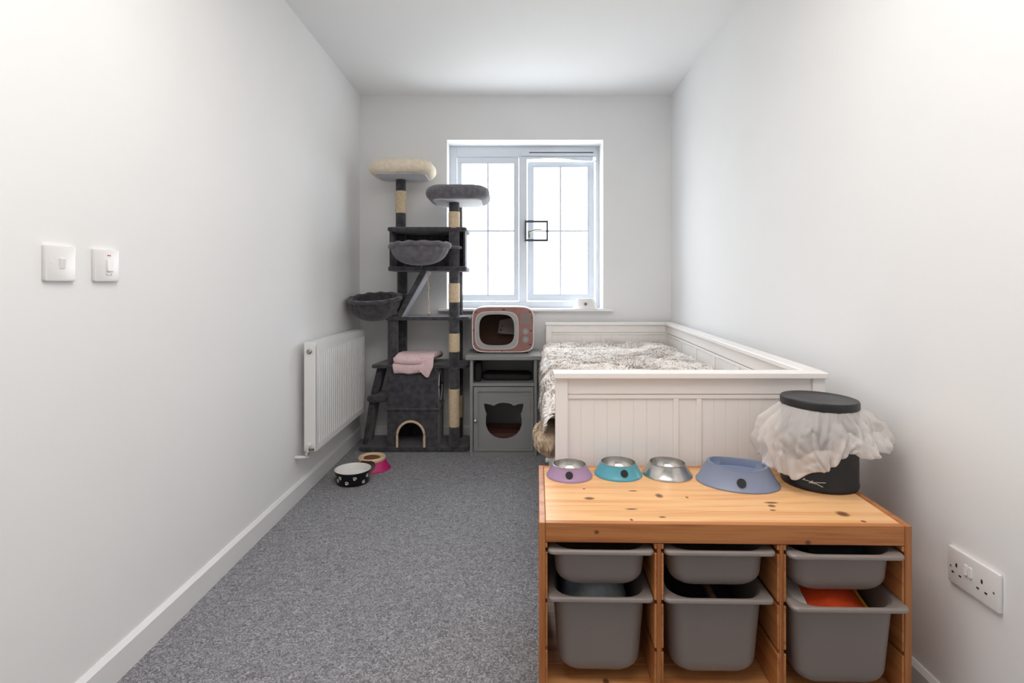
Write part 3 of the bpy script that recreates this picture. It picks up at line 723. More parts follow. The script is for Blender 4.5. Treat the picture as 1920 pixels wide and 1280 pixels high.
# ------------------------------------------------------------------ cardboard television on the cabinet
TF = 3.60
tv = thing('cardboard_television', (-.06, 3.72, .659), 'pink and white retro television of printed card on the grey cabinet', 'cat house')
def t3(x, y): # crop px (10.667 scale, origin 870,560) -> xz at TF
    return ((870+x/10.667-960)*TF/1000, H-(560+y/10.667-540)*TF/1000)
X0, _ = t3(165, 600); X1, _ = t3(1395, 600); _, Z1 = t3(0, 160); Z0 = .668
def bulge(o, b=.006):
    cx, cz = (X0+X1)/2, (Z0+Z1)/2
    return [(x+math.copysign(b*(1-((z-cz)/((Z1-Z0)/2))**2), x-cx)*1.0, z+math.copysign(b*(1-((x-cx)/((X1-X0)/2))**2), z-cz)) if True else (x, z) for x, z in o]
def arc_sq(cx, cz, rx, rz, p=3.2, n=64):
    out = []
    for i in range(n):
        a = 2*PI*(i+.5)/n; c, s = math.cos(a), math.sin(a)
        out.append((cx+rx*math.copysign(abs(c)**(2/p), c), cz+rz*math.copysign(abs(s)**(2/p), s)))
    return out
tcx, tcz = (X0+X1)/2, (Z0+Z1)/2
def resamp(outer, cx, cz, inner): return outer
P = 6.0
sh_o = arc_sq(tcx, tcz, (X1-X0)/2, (Z1-Z0)/2, P)
sh_i = arc_sq(tcx, tcz, (X1-X0)/2-.006, (Z1-Z0)/2-.006, P)
obj('shell', ring_plate(sh_o, sh_i, TF+.004, TF+.26), TVW, tv, smooth=40)
obj('front_trim', ring_plate(arc_sq(tcx, tcz, (X1-X0)/2+.001, (Z1-Z0)/2+.001, P), arc_sq(tcx, tcz, (X1-X0)/2-.004, (Z1-Z0)/2-.004, P), TF-.002, TF+.006), TVW, tv)
scx, scz = t3(655, 620); (sa, _), (sb, _) = t3(300, 0), t3(1000, 0); _, sc_ = t3(0, 310); _, sd = t3(0, 930)
scr = arc_sq(scx, scz, (sb-sa)/2, (sc_-sd)/2, 3.4)
face = obj('front_panel', ring_plate(arc_sq(tcx, tcz, (X1-X0)/2-.004, (Z1-Z0)/2-.004, P), scr, TF, TF+.005), TVP, tv, label='pink printed front')
(ba, _), (bb_, _) = t3(222, 0), t3(1090, 0); _, bc = t3(0, 250); _, bd = t3(0, 1012)
bzc = arc_sq((ba+bb_)/2, (bc+bd)/2, (bb_-ba)/2, (bc-bd)/2, 4.2)
bz2 = arc_sq((ba+bb_)/2, (bc+bd)/2, (bb_-ba)/2-.003, (bc-bd)/2-.003, 4.2)
obj('bezel_line', ring_plate(bzc, bz2, TF-.005, TF+.001), TVW, tv)
obj('screen_bezel', ring_plate(bz2, scr, TF-.004, TF+.001), TVG, tv, label='grey printed screen surround')
# speaker lines
gx0, gz1 = t3(1130, 285); gx1, gz0 = t3(1335, 520)
obj('speaker_panel', B((gx0, gx1, TF-.0015, TF+.001, gz0, gz1)), mat('speaker_print', srgb(150, 128, 126), .6, nscale=15, namp=.05), tv)
for i in range(9):
    z = lerp(gz0+.003, gz1-.003, i/8)
    obj('speaker_line', B((gx0+.002, gx1-.002, TF-.003, TF-.001, z-.0014, z+.0014)), GREYP, tv)
for (qx, qy) in ((1230, 655), (1230, 815)):
    kx, kz = t3(qx, qy)
    for nm, r0, r1, d0, d1, m_ in (('dial', .0, .0225, 0, .003, TVG), ('dial_knob', 0, .009, .003, .007, TVG)):
        bm = lathe([(r1, d0), (r1, d1)], n=28)
        obj(nm, bm, m_, tv, mp=lambda x, y, z: (kx+x, TF-z, kz+y))
    obj('dial_ring', ring_plate([(kx+.0195*math.cos(2*PI*i/28), kz+.0195*math.sin(2*PI*i/28)) for i in range(28)], [(kx+.0165*math.cos(2*PI*i/28), kz+.0165*math.sin(2*PI*i/28)) for i in range(28)], TF-.0045, TF-.002), GREYP, tv)
for (qx, qy, w, h) in ((790, 212, .020, .006), (192, 628, .007, .009), (192, 905, .007, .008), (760, 1045, .010, .006), (1338, 640, .011, .007), (1322, 918, .015, .006), (1350, 375, .010, .003), (240, 265, .012, .006), (1320, 262, .012, .006)):
    a, b_ = t3(qx, qy)
    obj('slit', B((a-w/2, a+w/2, TF-.0015, TF+.0008, b_-h/2, b_+h/2)), mat('slit_dark', srgb(52, 26, 26), .8, nscale=20, namp=.1) if 'slit_dark' not in bpy.data.materials else bpy.data.materials['slit_dark'], tv)
ins = arc_sq(tcx, tcz, (X1-X0)/2-.007, (Z1-Z0)/2-.007, P)
obj('card_lining', ring_plate(ins, arc_sq(tcx, tcz, (X1-X0)/2-.011, (Z1-Z0)/2-.011, P), TF+.006, TF+.255), TVIN, tv, smooth=40)
obj('back_card', plate(ins, TF+.248, TF+.255, plane='xz'), TVIN, tv)
a0 = t3(700, 470); a1 = t3(1100, 380); a2 = t3(1100, 770); a3 = t3(660, 740)
obj('inner_flap', plate([a0, a1, a2, a3], TF+.20, TF+.206, plane='xz'), mat('grey_card', srgb(140, 130, 125), .8, nscale=15, namp=.1), tv, label='pale flap inside')
for (qx, qy, r) in ((725, 668, .007), (755, 585, .004), (690, 745, .006)):
    kx, kz = t3(qx, qy)
    obj('flap_hole', plate([(kx+r*math.cos(2*PI*i/12), kz+r*math.sin(2*PI*i/12)) for i in range(12)], TF+.197, TF+.201, plane='xz'), SLOT, tv)
for xx in (X0+.05, X1-.06):
    obj('foot', B((xx-.02, xx+.02, TF+.02, TF+.20, .659, .672), bev=.002, seg=1), BLACKP, tv)

# ------------------------------------------------------------------ white bowl on the sill
def bowl(c, r0, r1, h, wall, depth, inner_m, outer_m, label, flare=True, sx=1, sy=1, fz=None, name='pet_bowl', lipm=None, rot=0):
    t = thing(name, c, label, 'bowl')
    ro = [(r0*.9, 0), (r0, 0), (r0*1.0, .0035), (r0*.965, .006)] if flare else [(r0*.9, 0), (r0, .001), (r0, .004)]
    pf = ro+[(r1*1.01, h*.92), (r1, h)]
    pf = [(r, z) for r, z in pf]
    wgt = lambda k, n: 1
    f = (lambda a, k, r: fz(a)*min(1, pf[k][1]/h)) if fz else None
    obj('shell', lathe(pf+[(r1-wall*.6, h)], c, 64, sx, sy, fz=(lambda a, k, r: fz(a)*(min(1, (pf+[(0, h)])[k][1]/h)) if fz else 0), cap1=False), outer_m, t, smooth=50)
    pin_ = [(r1-wall*.4, h+.0005), (r1-wall, h+.0008), (r1-wall*1.2, h-.003), (r1-wall*1.5, h*.5+.004), ((r1-wall)*.86, h-depth+.006), ((r1-wall)*.72, h-depth), (.002, h-depth)]
    obj('inner_bowl', lathe(pin_, c, 64, sx, sy, fz=(lambda a, k, r: (fz(a) if k < 4 else fz(a)*.2) if fz else 0), cap0=False), inner_m, t, smooth=60)
    return t
def dot(t, c, r, rs, ang_x, tilt):
    """flat round disc stuck on the sloping front of a bowl"""
    n = Vector((0, -math.cos(tilt), math.sin(tilt))); u = Vector((1, 0, 0)); w = n.cross(u)
    rings = []
    for d in (0, .0012):
        rings.append([Vector(c)+n*d+u*rs*math.cos(2*PI*i/24)+w*rs*math.sin(2*PI*i/24) for i in range(24)])
    return obj('round_label', loft(rings), BLACKR, t, label='black round sticker')
t = bowl((.54, 3.955, WZ0), .094, .068, .072, .006, .05, CERAM, CERAM, 'white bowl with a brown round mark on the window sill')
obj('round_mark', lathe([(.011, 0), (.011, .0015)], n=20), mat('brown_mark', srgb(150, 120, 116), .5, nscale=50, namp=.3), t, mp=lambda x, y, z: (.535+x, 3.955-.082-z+y*.3, WZ0+.035+y), label='brown round paw mark')

# ================================================================== daybed
BY0, BY1 = 1.69, 3.885
def bmX(x, y, z):
    """bed plan: runs a little out of square with the room; z eases up towards the far end"""
    t = (y-BY0)/(BY1-BY0)
    l = lerp(.132, .240, t); r = lerp(1.006, 1.158, t)
    return (lerp(l, r, x/.874), y, z*(1+.030*t))
BW = .874
bed = thing('daybed', (.6, 2.8, 0), 'white wooden daybed with panelled ends along the wall', 'bed')
def panel_end(y, face, name):
    """end board: face=-1 panels look to the camera side"""
    t = .02
    e = obj(name, B((.046, BW-.046, y+.008, y+.030, .76, .812), bev=.0015, seg=1), BEDW, bed, mp=bmX)
    obj('lower_board', B((.046, BW-.046, y+.008, y+.030, .10, .16), bev=.0015, seg=1), BEDW, bed, mp=bmX)
    for (a, b) in ((.006, .046), (BW-.046, BW-.006)):
        obj('post', B((a, b, y, y+.045, 0, .812), bev=.002, seg=1), BEDW, bed, mp=bmX)
    obj('top_rail', B((0, BW, y-.012, y+.053, .812, .831), bev=.003), BEDW, bed, mp=bmX)
    obj('panel_rail', B((.046, BW-.046, y+.010, y+.028, .744, .758), bev=.002, seg=1), BEDW, e, mp=bmX)
    st = [(.385, .403), (.459, .477)]
    for (a, b) in st: obj('stile', B((a, b, y+.010, y+.028, .16, .744), bev=.002, seg=1), BEDW, e, mp=bmX)
    for (a, b, n) in ((.046, .385, 8), (.403, .459, 1), (.477, BW-.046, 9)):
        for i in range(n):
            u0, u1 = lerp(a, b, i/n), lerp(a, b, (i+1)/n)
            obj('plank', B((u0+.0001, u1-.0001, y+.015, y+.025, .16, .744), bev=.0009, seg=1), BEDW, e, mp=bmX)
panel_end(BY0+.012, -1, 'foot_board')
panel_end(BY1-.062, -1, 'head_board')
# back along the wall
yA, yB = BY0+.057, BY1-.062
bk = obj('back_board', B((BW-.036, BW-.014, yA, yB, .755, .812), bev=.0015, seg=1), BEDW, bed, mp=bmX)
obj('top_rail', B((BW-.056, BW+.004, yA-.01, yB+.01, .812, .831), bev=.003), BEDW, bed, mp=bmX)
obj('panel_rail', B((BW-.034, BW-.018, yA, yB, .735, .750), bev=.002, seg=1), BEDW, bk, mp=bmX)
npl = 48
for i in range(npl):
    a, b = lerp(yA, yB, i/npl), lerp(yA, yB, (i+1)/npl)
    if i % 8 == 7:
        obj('stile', B((BW-.034, BW-.018, a+.004, b-.004, .16, .735), bev=.002, seg=1), BEDW, bk, mp=bmX)
    obj('plank', B((BW-.030, BW-.020, a+.0001, b-.0001, .16, .744), bev=.0012, seg=1), BEDW, bk, mp=bmX)
# side rail with drawers under the mattress, room side
obj('side_rail', B((.012, .034, yA, yB, .34, .44), bev=.003), BEDW, bed, mp=bmX)
obj('side_plinth', B((.02, .034, yA, yB, .02, .06), bev=.003), BEDW, bed, mp=bmX)
for i in range(3):
    a, b = lerp(yA, yB, i/3), lerp(yA, yB, (i+1)/3)
    dr = obj('drawer', B((.012, .030, a+.004, b-.004, .066, .334), bev=.003), BEDW, bed, mp=bmX)
    obj('knob', lathe([(.004, 0), (.013, .012), (.012, .02), (.002, .024)], n=16), BEDW, dr, smooth='all', mp=lambda x, y, z: bmX(.012-z, (a+b)/2+x, .2+y))
obj('slat_base', B((.034, BW-.04, yA, yB, .40, .42)), BEDW, bed, mp=bmX)
obj('mattress', B((.02, BW-.045, yA+.005, yB-.005, .42, .655), bev=.03, seg=4), MATT, label='white mattress in the daybed under the fur throw', cat='mattress', mp=bmX, smooth=50)

# ------------------------------------------------------------------ fur throw
FX1 = BW-.075
def throw_pt(s, y):
    """s runs from the wall edge over the top and down the room side; returns point, normal"""
    top = FX1-.0
    zt = .683
    wob = .012*nz(y*3.1, 7)+.008*nz(y*9, 3)
    if s < top:
        x = FX1+(.04*nz(y*2.2, 1)+.02*nz(y*7, 5))*(1-s/top)-s; z = zt; n = Vector((0, 0, 1))
        if s < .03: z -= .022*(1-s/.03)
    else:
        u = s-top; r = .035
        if u < r*PI/2:
            a = u/r; x = -r*math.sin(a)+.002; z = zt-r+r*math.cos(a); n = Vector((-math.sin(a), 0, math.cos(a)))
        else:
            u -= r*PI/2; x = -r+.002-.006*math.sin(u*9+y*4); z = zt-r-u; n = Vector((-1, 0, 0))
        x += .012
        if y > 3.2: x = max(x, -.016)
        if y < 2.3: x = max(x, -.020)
    h = .016*nz(x*5, y*5, z*5)+.013*nz(x*13+4, y*13, z*13)+.006*abs(nz(x*30, y*30+5, z*30))
    if s < top: h = max(h, -.010)
    if s > top and (y > 3.2 or y < 2.3): h = min(h, .004)*.5
    p = Vector((x, y, z))+n*h+Vector((0, 0, wob*.4))
    if s < .03: p.z = min(p.z, .70)
    return p, n
SL = FX1+.035*PI/2+.16
def slen(y): return SL+.06*max(0, min(1, (y-2.15)/.3))-.15*max(0, min(1, (2.15-y)/.3))+.02*nz(y*4, 2)
NU, NV = 150, 230
yF, yK = yA+.006, yB-.01
bm = bmesh.new(); V = []
for j in range(NV+1):
    y = lerp(yF, yK, j/NV); row = []
    L_ = slen(y)
    for i in range(NU+1):
        p, n = throw_pt(L_*i/NU, y); row.append(bm.verts.new(bmX(*p)))
    V.append(row)
for j in range(NV):
    for i in range(NU): bm.faces.new((V[j][i], V[j][i+1], V[j+1][i+1], V[j+1][i]))
throw = obj('fur_throw', bm, FUR, label='cream and beige long-pile fur throw spread over the daybed', cat='blanket', smooth='all')
# long pile: bent tapering tufts
vs_, fs_ = [], []
rnd = random.Random(3)
for k in range(26000):
    y = rnd.uniform(yF, yK); L_ = slen(y); s = rnd.uniform(0, L_)
    p, n = throw_pt(s, y)
    ang = 2.4*nz(p.x*4+9, y*4, 1)*2+rnd.uniform(-.5, .5)
    side = Vector((math.cos(ang), math.sin(ang), 0)) if n.z > .5 else Vector((0, math.sin(ang)*.5, -1)).normalized()
    ln = rnd.uniform(.022, .046); wd_ = rnd.uniform(.0022, .005)
    cr = n.cross(side).normalized()*wd_
    b0 = len(vs_)
    for (t_, hh, w_) in ((0, -.002, 1), (.35, .009, .9), (.7, .013, .6)):
        q = p+side*ln*t_+n*(hh*1.0)
        for sg in (-1, 1): vs_.append(bmX(*(q+cr*w_*sg)))
    q = p+side*ln+n*.004; vs_.append(bmX(*q))
    fs_ += [(b0, b0+1, b0+3, b0+2), (b0+2, b0+3, b0+5, b0+4), (b0+4, b0+5, b0+6)]
me = bpy.data.meshes.new('pile'); me.from_pydata([tuple(Vector(v)-WL[throw.name]) for v in vs_], [], fs_); me.materials.append(FUR); me.shade_smooth()
pile = bpy.data.objects.new('pile', me); COL.objects.link(pile); pile.parent = throw; pile['kind'] = 'stuff'; WL['pile'] = Vector((0, 0, 0))
# bunched roll of the throw hanging low by the foot board
bm = bmesh.new(); bmesh.ops.create_icosphere(bm, subdivisions=5, radius=1)
rc = Vector(((1029-960)*1.93/1000, 1.89, pz(812, 1.93)))
for v in bm.verts:
    d = v.co.copy()
    h = 1+.10*nz(d.x*2.2, d.y*2.2, d.z*2.2)+.07*abs(nz(d.x*7, d.y*7, d.z*7))
    v.co = Vector((rc.x+d.x*.054*h, rc.y+d.y*.11*h, rc.z+d.z*.056*h))
roll = obj('plush_roll', bm, FURB, label='beige fluffy roll hanging at the foot of the daybed', cat='cushion', smooth='all')
vs_, fs_ = [], []
for k in range(2600):
    d = Vector((rnd.gauss(0, 1), rnd.gauss(0, 1), rnd.gauss(0, 1))).normalized()
    h = 1.0+.10*nz(d.x*2.2, d.y*2.2, d.z*2.2)+.07*abs(nz(d.x*7, d.y*7, d.z*7))
    p = Vector((d.x*.054*h, d.y*.11*h, d.z*.056*h))
    tg = Vector((nz(d.x*2, d.y*2, 1), nz(d.y*2, d.z*2, 4), -.6)); tg = (tg-d*tg.dot(d)).normalized(); cr = d.cross(tg)*.0018
    b0 = len(vs_)
    for (t_, hh, w_) in ((0, -.001, 1), (.5, .005, .8)):
        for sg in (-1, 1): vs_.append(p+tg*.018*t_+d*hh+cr*w_*sg)
    vs_.append(p+tg*.018+d*.003)
    fs_ += [(b0, b0+1, b0+3, b0+2), (b0+2, b0+3, b0+4)]
off = rc-WL[roll.name]
me = bpy.data.meshes.new('pile_roll'); me.from_pydata([tuple(v+off) for v in vs_], [], fs_); me.materials.append(FURB); me.shade_smooth()
o = bpy.data.objects.new('pile', me); COL.objects.link(o); o.parent = roll; o['kind'] = 'stuff'

# ================================================================== pine bench with boxes
TH = .540
def tb(x, y, z):
    s = x/.878; t = y/.42
    X = lerp(lerp(.0644, .942, s), lerp(.0843, .971, s), t)
    Y = lerp(lerp(1.2756, 1.2556, s), lerp(1.687, 1.680, s), t)
    return (X, Y, z)
bn = thing('storage_bench', (.51, 1.47, 0), 'low pine storage bench with three columns of grey boxes', 'shelf unit')
LW = .878
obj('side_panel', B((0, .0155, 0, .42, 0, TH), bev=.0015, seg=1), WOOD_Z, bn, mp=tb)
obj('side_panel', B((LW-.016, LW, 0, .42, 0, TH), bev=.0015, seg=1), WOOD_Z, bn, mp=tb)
divs = [(.2752, .2972), (.5650, .5860)]
npk = 6
for i in range(npk):
    a, b = lerp(.016, .404, i/npk), lerp(.016, .404, (i+1)/npk)
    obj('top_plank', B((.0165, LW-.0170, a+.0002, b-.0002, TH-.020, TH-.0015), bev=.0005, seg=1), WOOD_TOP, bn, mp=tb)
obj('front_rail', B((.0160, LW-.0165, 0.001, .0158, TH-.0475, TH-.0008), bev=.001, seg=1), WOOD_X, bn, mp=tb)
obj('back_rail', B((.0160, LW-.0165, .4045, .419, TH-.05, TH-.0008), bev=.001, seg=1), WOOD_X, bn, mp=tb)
for i in range(4):
    a, b = lerp(.006, .41, i/4), lerp(.006, .41, (i+1)/4)
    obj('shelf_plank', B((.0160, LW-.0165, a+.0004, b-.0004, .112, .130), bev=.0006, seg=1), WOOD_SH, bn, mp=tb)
obj('toe_rail', B((.0160, LW-.0165, .004, .018, .05, .111), bev=.001, seg=1), WOOD_X, bn, mp=tb)
# uprights and the slotted runner boards the boxes slide in
zseg = [(.131, .232), (.242, .346), (.356, .468), (.478, .491)]
faces = [(.0155, .0225)]
for (a, b) in divs:
    obj('divider', B((a+.006, b-.006, .002, .404, .131, .4915), bev=.0008, seg=1), WOOD_Z, bn, mp=tb)
    for (z0, z1) in zseg:
        obj('runner_board', B((a, a+.0058, .002, .404, z0, z1), bev=.0012, seg=1), WOOD_Y, bn, mp=tb)
        obj('runner_board', B((b-.0058, b, .002, .404, z0, z1), bev=.0012, seg=1), WOOD_Y, bn, mp=tb)
for (z0, z1) in zseg:
    obj('runner_board', B((.0157, .0205, .002, .404, z0, z1), bev=.0012, seg=1), WOOD_Y, bn, mp=tb)
    obj('runner_board', B((LW-.0215, LW-.0162, .002, .404, z0, z1), bev=.0012, seg=1), WOOD_Y, bn, mp=tb)

def tub(x0, x1, y0, z0, z1, label, depth=.36):
    """plastic box hanging in the slots: flanged rim, tapering rounded body"""
    n = 8; t = thing('storage_box', tb((x0+x1)/2, y0+depth/2, z0), label, 'box', 'grey boxes in the pine bench')
    y1 = y0+depth
    fl = .014; lip = .010
    def rg(ix, iy0, z, r, ix2=None): return [tb(p[0], p[1], z) for p in rrect(x0+ix, x1-(ix if ix2 is None else ix2), y0+iy0, y1-iy0, r, n)]
    hgt = z1-z0; tp = .06*hgt+.002
    rb = min(.036, hgt*.42)
    body = []
    for k in range(7):
        a = PI/2*k/6
        ins_ = rb*(1-math.sin(a)); zz_ = z0+rb*(1-math.cos(a))
        f = (zz_-z0)/hgt
        body.append(rg(fl+tp*(1-f)+ins_, .022+tp*(1-f)+ins_*.6, zz_, .035))
    body.append(rg(fl, .022, z1-lip, .04))
    wt = .003
    inner = [rg(fl+wt+.002, .022+wt-.004, z1-.0005, .048), rg(fl+wt+.004, .024+wt, z1-.02, .045), rg(fl+tp+wt+rb*.3, .03+tp, z0+rb*.5, .03), rg(fl+tp+rb, .03+tp+rb*.6, z0+wt, .02)]
    obj('tub', loft(body+[rg(fl+wt, .022+wt, z1-lip, .04)]+[inner[1], inner[2], inner[3]]), BOXG, t, smooth=40)
    rim = [rg(fl+.001, .021, z1-lip-.0005, .040), rg(.003, .003, z1-lip-.001, .014), rg(.0, .0, z1-lip+.001, .016), rg(0, 0, z1-.004, .016), rg(.002, .002, z1-.001, .016), rg(.004, .004, z1, .016), inner[0][:] if False else rg(fl+.002, .009, z1-.0005, .052), rg(fl+.005, .022, z1-lip-.0005, .05)]
    obj('rim', loft(rim+[rim[0]], False, False), BOXG, t, smooth=40)
    return t
c1, c2, c3 = (.0212, .2742), (.2985, .5640), (.5875, .8560)
tub(c1[0], c1[1], -.008, .374, .4765, 'shallow grey box over the one holding pale cloth, nearest the carpet')
tub(c2[0], c2[1]-.002, -.006, .374, .4765, 'shallow grey box in the middle column, over the dark strap')
tub(c3[0], c3[1], -.018, .372, .4765, 'shallow grey box right over the orange cloth')
tub(c1[0], c1[1], -.006, .158, .363, 'deep grey box holding pale blue and white cloth')
tub(c2[0]-.001, c2[1]-.006, -.006, .158, .363, 'deep grey box in the middle column, with dark contents and a brown strap')
tub(c3[0]-.001, c3[1], -.034, .156, .363, 'deep grey box filled with orange cloth')
def heap(x0, x1, y0, y1, z0, zt, seed, amp, rough=10, nx=30, p=.35, nm='cloth', m=CLOTHW, label='', cat='cloth', parent=None):
    bm = bmesh.new(); V = []
    for i in range(nx+1):
        r = []
        for j in range(nx+1):
            u, v = i/nx, j/nx
            e = (math.sin(PI*u)*math.sin(PI*v)); e = max(e, 0)**p
            x, y = lerp(x0, x1, u), lerp(y0, y1, v)
            r.append(bm.verts.new((x, y, z0+(zt-z0)*e+amp*e*nz(x*rough+seed, y*rough, seed))))
        V.append(r)
    for i in range(nx):
        for j in range(nx): bm.faces.new((V[i][j], V[i+1][j], V[i+1][j+1], V[i][j+1]))
    bb2 = [V[0][0], V[0][-1], V[-1][-1], V[-1][0]]
    return obj(nm, bm, m, parent, smooth='all', label=label, cat=cat, mp=tb)
heap(c1[0]+.04, c1[1]-.04, .05, .30, .25, .352, 3, .02, label='white and pale blue cloth crumpled in the deep box by the carpet', nm='folded_cloth')
heap(c2[0]+.04, c2[1]-.04, .05, .30, .25, .325, 9, .02, m=CLOTHK, label='dark fabric lying in the deep middle box', nm='fabric_bundle')
bm = B((.425, .440, .04, .26, .318, .334), bev=.002, seg=1)
for v in bm.verts: v.co.z += .012*math.sin((v.co.y-.04)/.22*PI)
obj('strap', bm, STRAP, label='brown strap lying over the dark fabric in the middle box', cat='strap', mp=tb)
# orange cloth: a folded disc standing a little proud with a yellow edge
oc = thing('orange_cloth', tb(.72, .1, .30), 'orange cloth with a yellow edge in the deep box nearest the wall', 'cloth')
bm = bmesh.new(); V = []
def op(u, v):
    x = lerp(.628, .796, u)+.012*math.sin(v*PI*.8)*u; y = lerp(.0, .26, v)
    z = .315+.058*math.sin(PI*min(1, u*.80+.12))*(.65+.35*math.sin(PI*v*.8+.2))-.02*(1-v)**2+.003*nz(u*5, v*5)
    return (x, y, z)
for i in range(31):
    V.append([bm.verts.new(op(i/30, j/20)) for j in range(21)])
for i in range(30):
    for j in range(20): bm.faces.new((V[i][j], V[i+1][j], V[i+1][j+1], V[i][j+1]))
g = bmesh.ops.extrude_face_region(bm, geom=bm.faces[:])
for v in [v for v in g['geom'] if isinstance(v, bmesh.types.BMVert)]: v.co.z -= .02
obj('cloth_body', bm, ORANGE, oc, smooth=60, mp=tb)
pts = [Vector(op(1, j/20))+Vector((.002, 0, -.003)) for j in range(21)]
obj('yellow_edge', tube(pts, .006, 8), YELLOW, oc, smooth='all', label='yellow bound edge', mp=tb)
bm = plate([(.611, .02), (.640, .012), (.655, .10), (.650, .22), (.612, .22)], .325, .347, bev=.004)
for v in bm.verts: v.co.z += (v.co.y)*.08
obj('paper_packet', bm, mat('packet_white', srgb(205, 200, 196), .6, nscale=40, namp=.2), label='white printed packet beside the orange cloth', cat='packet', mp=tb)
bm = B((.66, .80, .05, .22, .42, .462), bev=.012)
obj('dark_pouch', bm, CLOTHK, label='dark pouch inside the shallow box over the orange cloth', cat='pouch', mp=tb, smooth=40)

# ------------------------------------------------------------------ bowls on the bench
ZT = TH-.001
def bench_bowl(px_, zc, r0, r1, h, m, label, dotpx=None, doty=891, inner=STEEL):
    x = (px_-960)*zc/1000
    t = bowl((x, zc, ZT), r0, r1, h, .0025, h-.006, inner, m, label)
    if dotpx:
        tl = math.atan2(r0*.965-r1*1.01, h*.92-.006)
        dxr = (dotpx-960)*(zc-.06)/1000-x
        rm = lerp(r0*.965, r1*1.01, .54)+.0004
        yy = zc-math.sqrt(max(rm*rm-dxr*dxr, 0)); zz_ = ZT+lerp(.006, h*.92, .54)
        # face outward around the bowl
        ph = math.atan2(dxr, rm)
        o = dot(t, (x, zc-rm, zz_), .01, .0108, 0, tl)
        R = Matrix.Rotation(ph, 4, 'Z')
        me = o.data; base = Vector((x, zc, 0)); w = WL[o.name]
        for v in me.vertices:
            p = v.co+w; q = R @ (p-base)+base; v.co = q-w
    return t
bench_bowl(1067.5, 1.600, .0685, .0505, .034, LILAC, 'lilac pet bowl with steel inside and a black round sticker', 1067.5)
bench_bowl(1159, 1.614, .0715, .0525, .036, TEAL, 'teal pet bowl with steel inside and a black round sticker', 1170.6)
bench_bowl(1251, 1.610, .0730, .0530, .036, STEEL, 'plain steel pet bowl between the teal and blue bowls')
bcx, bcy = .652, 1.545
fzf = lambda a: .0035*math.cos(2*a)-.001*math.cos(a)
ROTB = Matrix.Rotation(-.30, 4, 'Z')
t = bowl((bcx, bcy, ZT), .114, .083, .054, .007, .032, BLUEG, BLUEG, 'large blue-grey plastic pet bowl with a black round sticker', sx=1.0, sy=.80, fz=fzf)
t.rotation_euler = (0, 0, -.30)
tl = math.atan2(.114*.965-.083*1.01, .054*.92-.006)
o = dot(t, (bcx+.0035, bcy-.80*lerp(.114*.965, .083*1.01, .42)-.0004, ZT+lerp(.006, .0497, .42)), .01, .0122, 0, tl)
wm = bpy.data.materials.new('clear_water'); wm.use_nodes = True
wn = wm.node_tree; wb = wn.nodes['Principled BSDF']; wb.inputs['Base Color'].default_value = srgb(150, 165, 200); wb.inputs['Roughness'].default_value = .03
wb.inputs['Alpha'].default_value = .35
obj('water', lathe([(.066, 0), (.066, .0012)], (bcx, bcy, ZT+.030), 48, 1, .80), wm, label='clear water standing in the large blue-grey bowl', cat='water').rotation_euler = (0, 0, -.30)

# ------------------------------------------------------------------ bin with sheer bag
bx, by = .889, 1.545
bi = thing('waste_bin', (bx, by, ZT), 'black round bin with lid standing on the pine bench', 'bin')
obj('bin_body', lathe([(.094, 0), (.099, .002), (.100, .006), (.100, .012), (.0985, .014), (.0985, .222), (.096, .224)], (bx, by, ZT), 64), BLACKP, bi, smooth=40)
def lid_mp(x, y, z): return (x, y, z-.020*(x-bx)+.010*(y-by))
obj('lid', lathe([(.098, .222), (.1015, .224), (.1015, .240), (.099, .2445), (.096, .2455), (.09, .2435), (.05, .2445), (.002, .245)], (bx, by, ZT), 64), BLACKP, bi, smooth=40, mp=lid_mp)
# white whisker strokes printed on the front
def onb(u, z, off=.0006):
    a = u; return Vector((bx+(.0985+off)*math.sin(a), by-(.0985+off)*math.cos(a), z))
def bpt(qx, qy): # photo pixel near the front of the bin
    k = (qx-960)/1000; A = k*k+1; Bq = -2*(k*bx+by); Cq = bx*bx+by*by-.0985**2
    Zf = (-Bq-math.sqrt(max(Bq*Bq-4*A*Cq, 0)))/(2*A)
    return (math.atan2(k*Zf-bx, by-Zf), H-(qy-540)*Zf/1000)
wh = bmesh.new()
for st in ([(1506, 898), (1525, 904), (1548, 905)], [(1519, 904), (1531, 907), (1543, 913)], [(1505, 899), (1509, 896)], [(1517, 905), (1524, 901)]):
    pts = []
    for q in st:
        u, z = bpt(*q); pts.append(onb(u, z))
    tube(pts, .0009, 6, bm=wh)
obj('whisker_print', wh, TVW, bi, label='white whisker strokes')
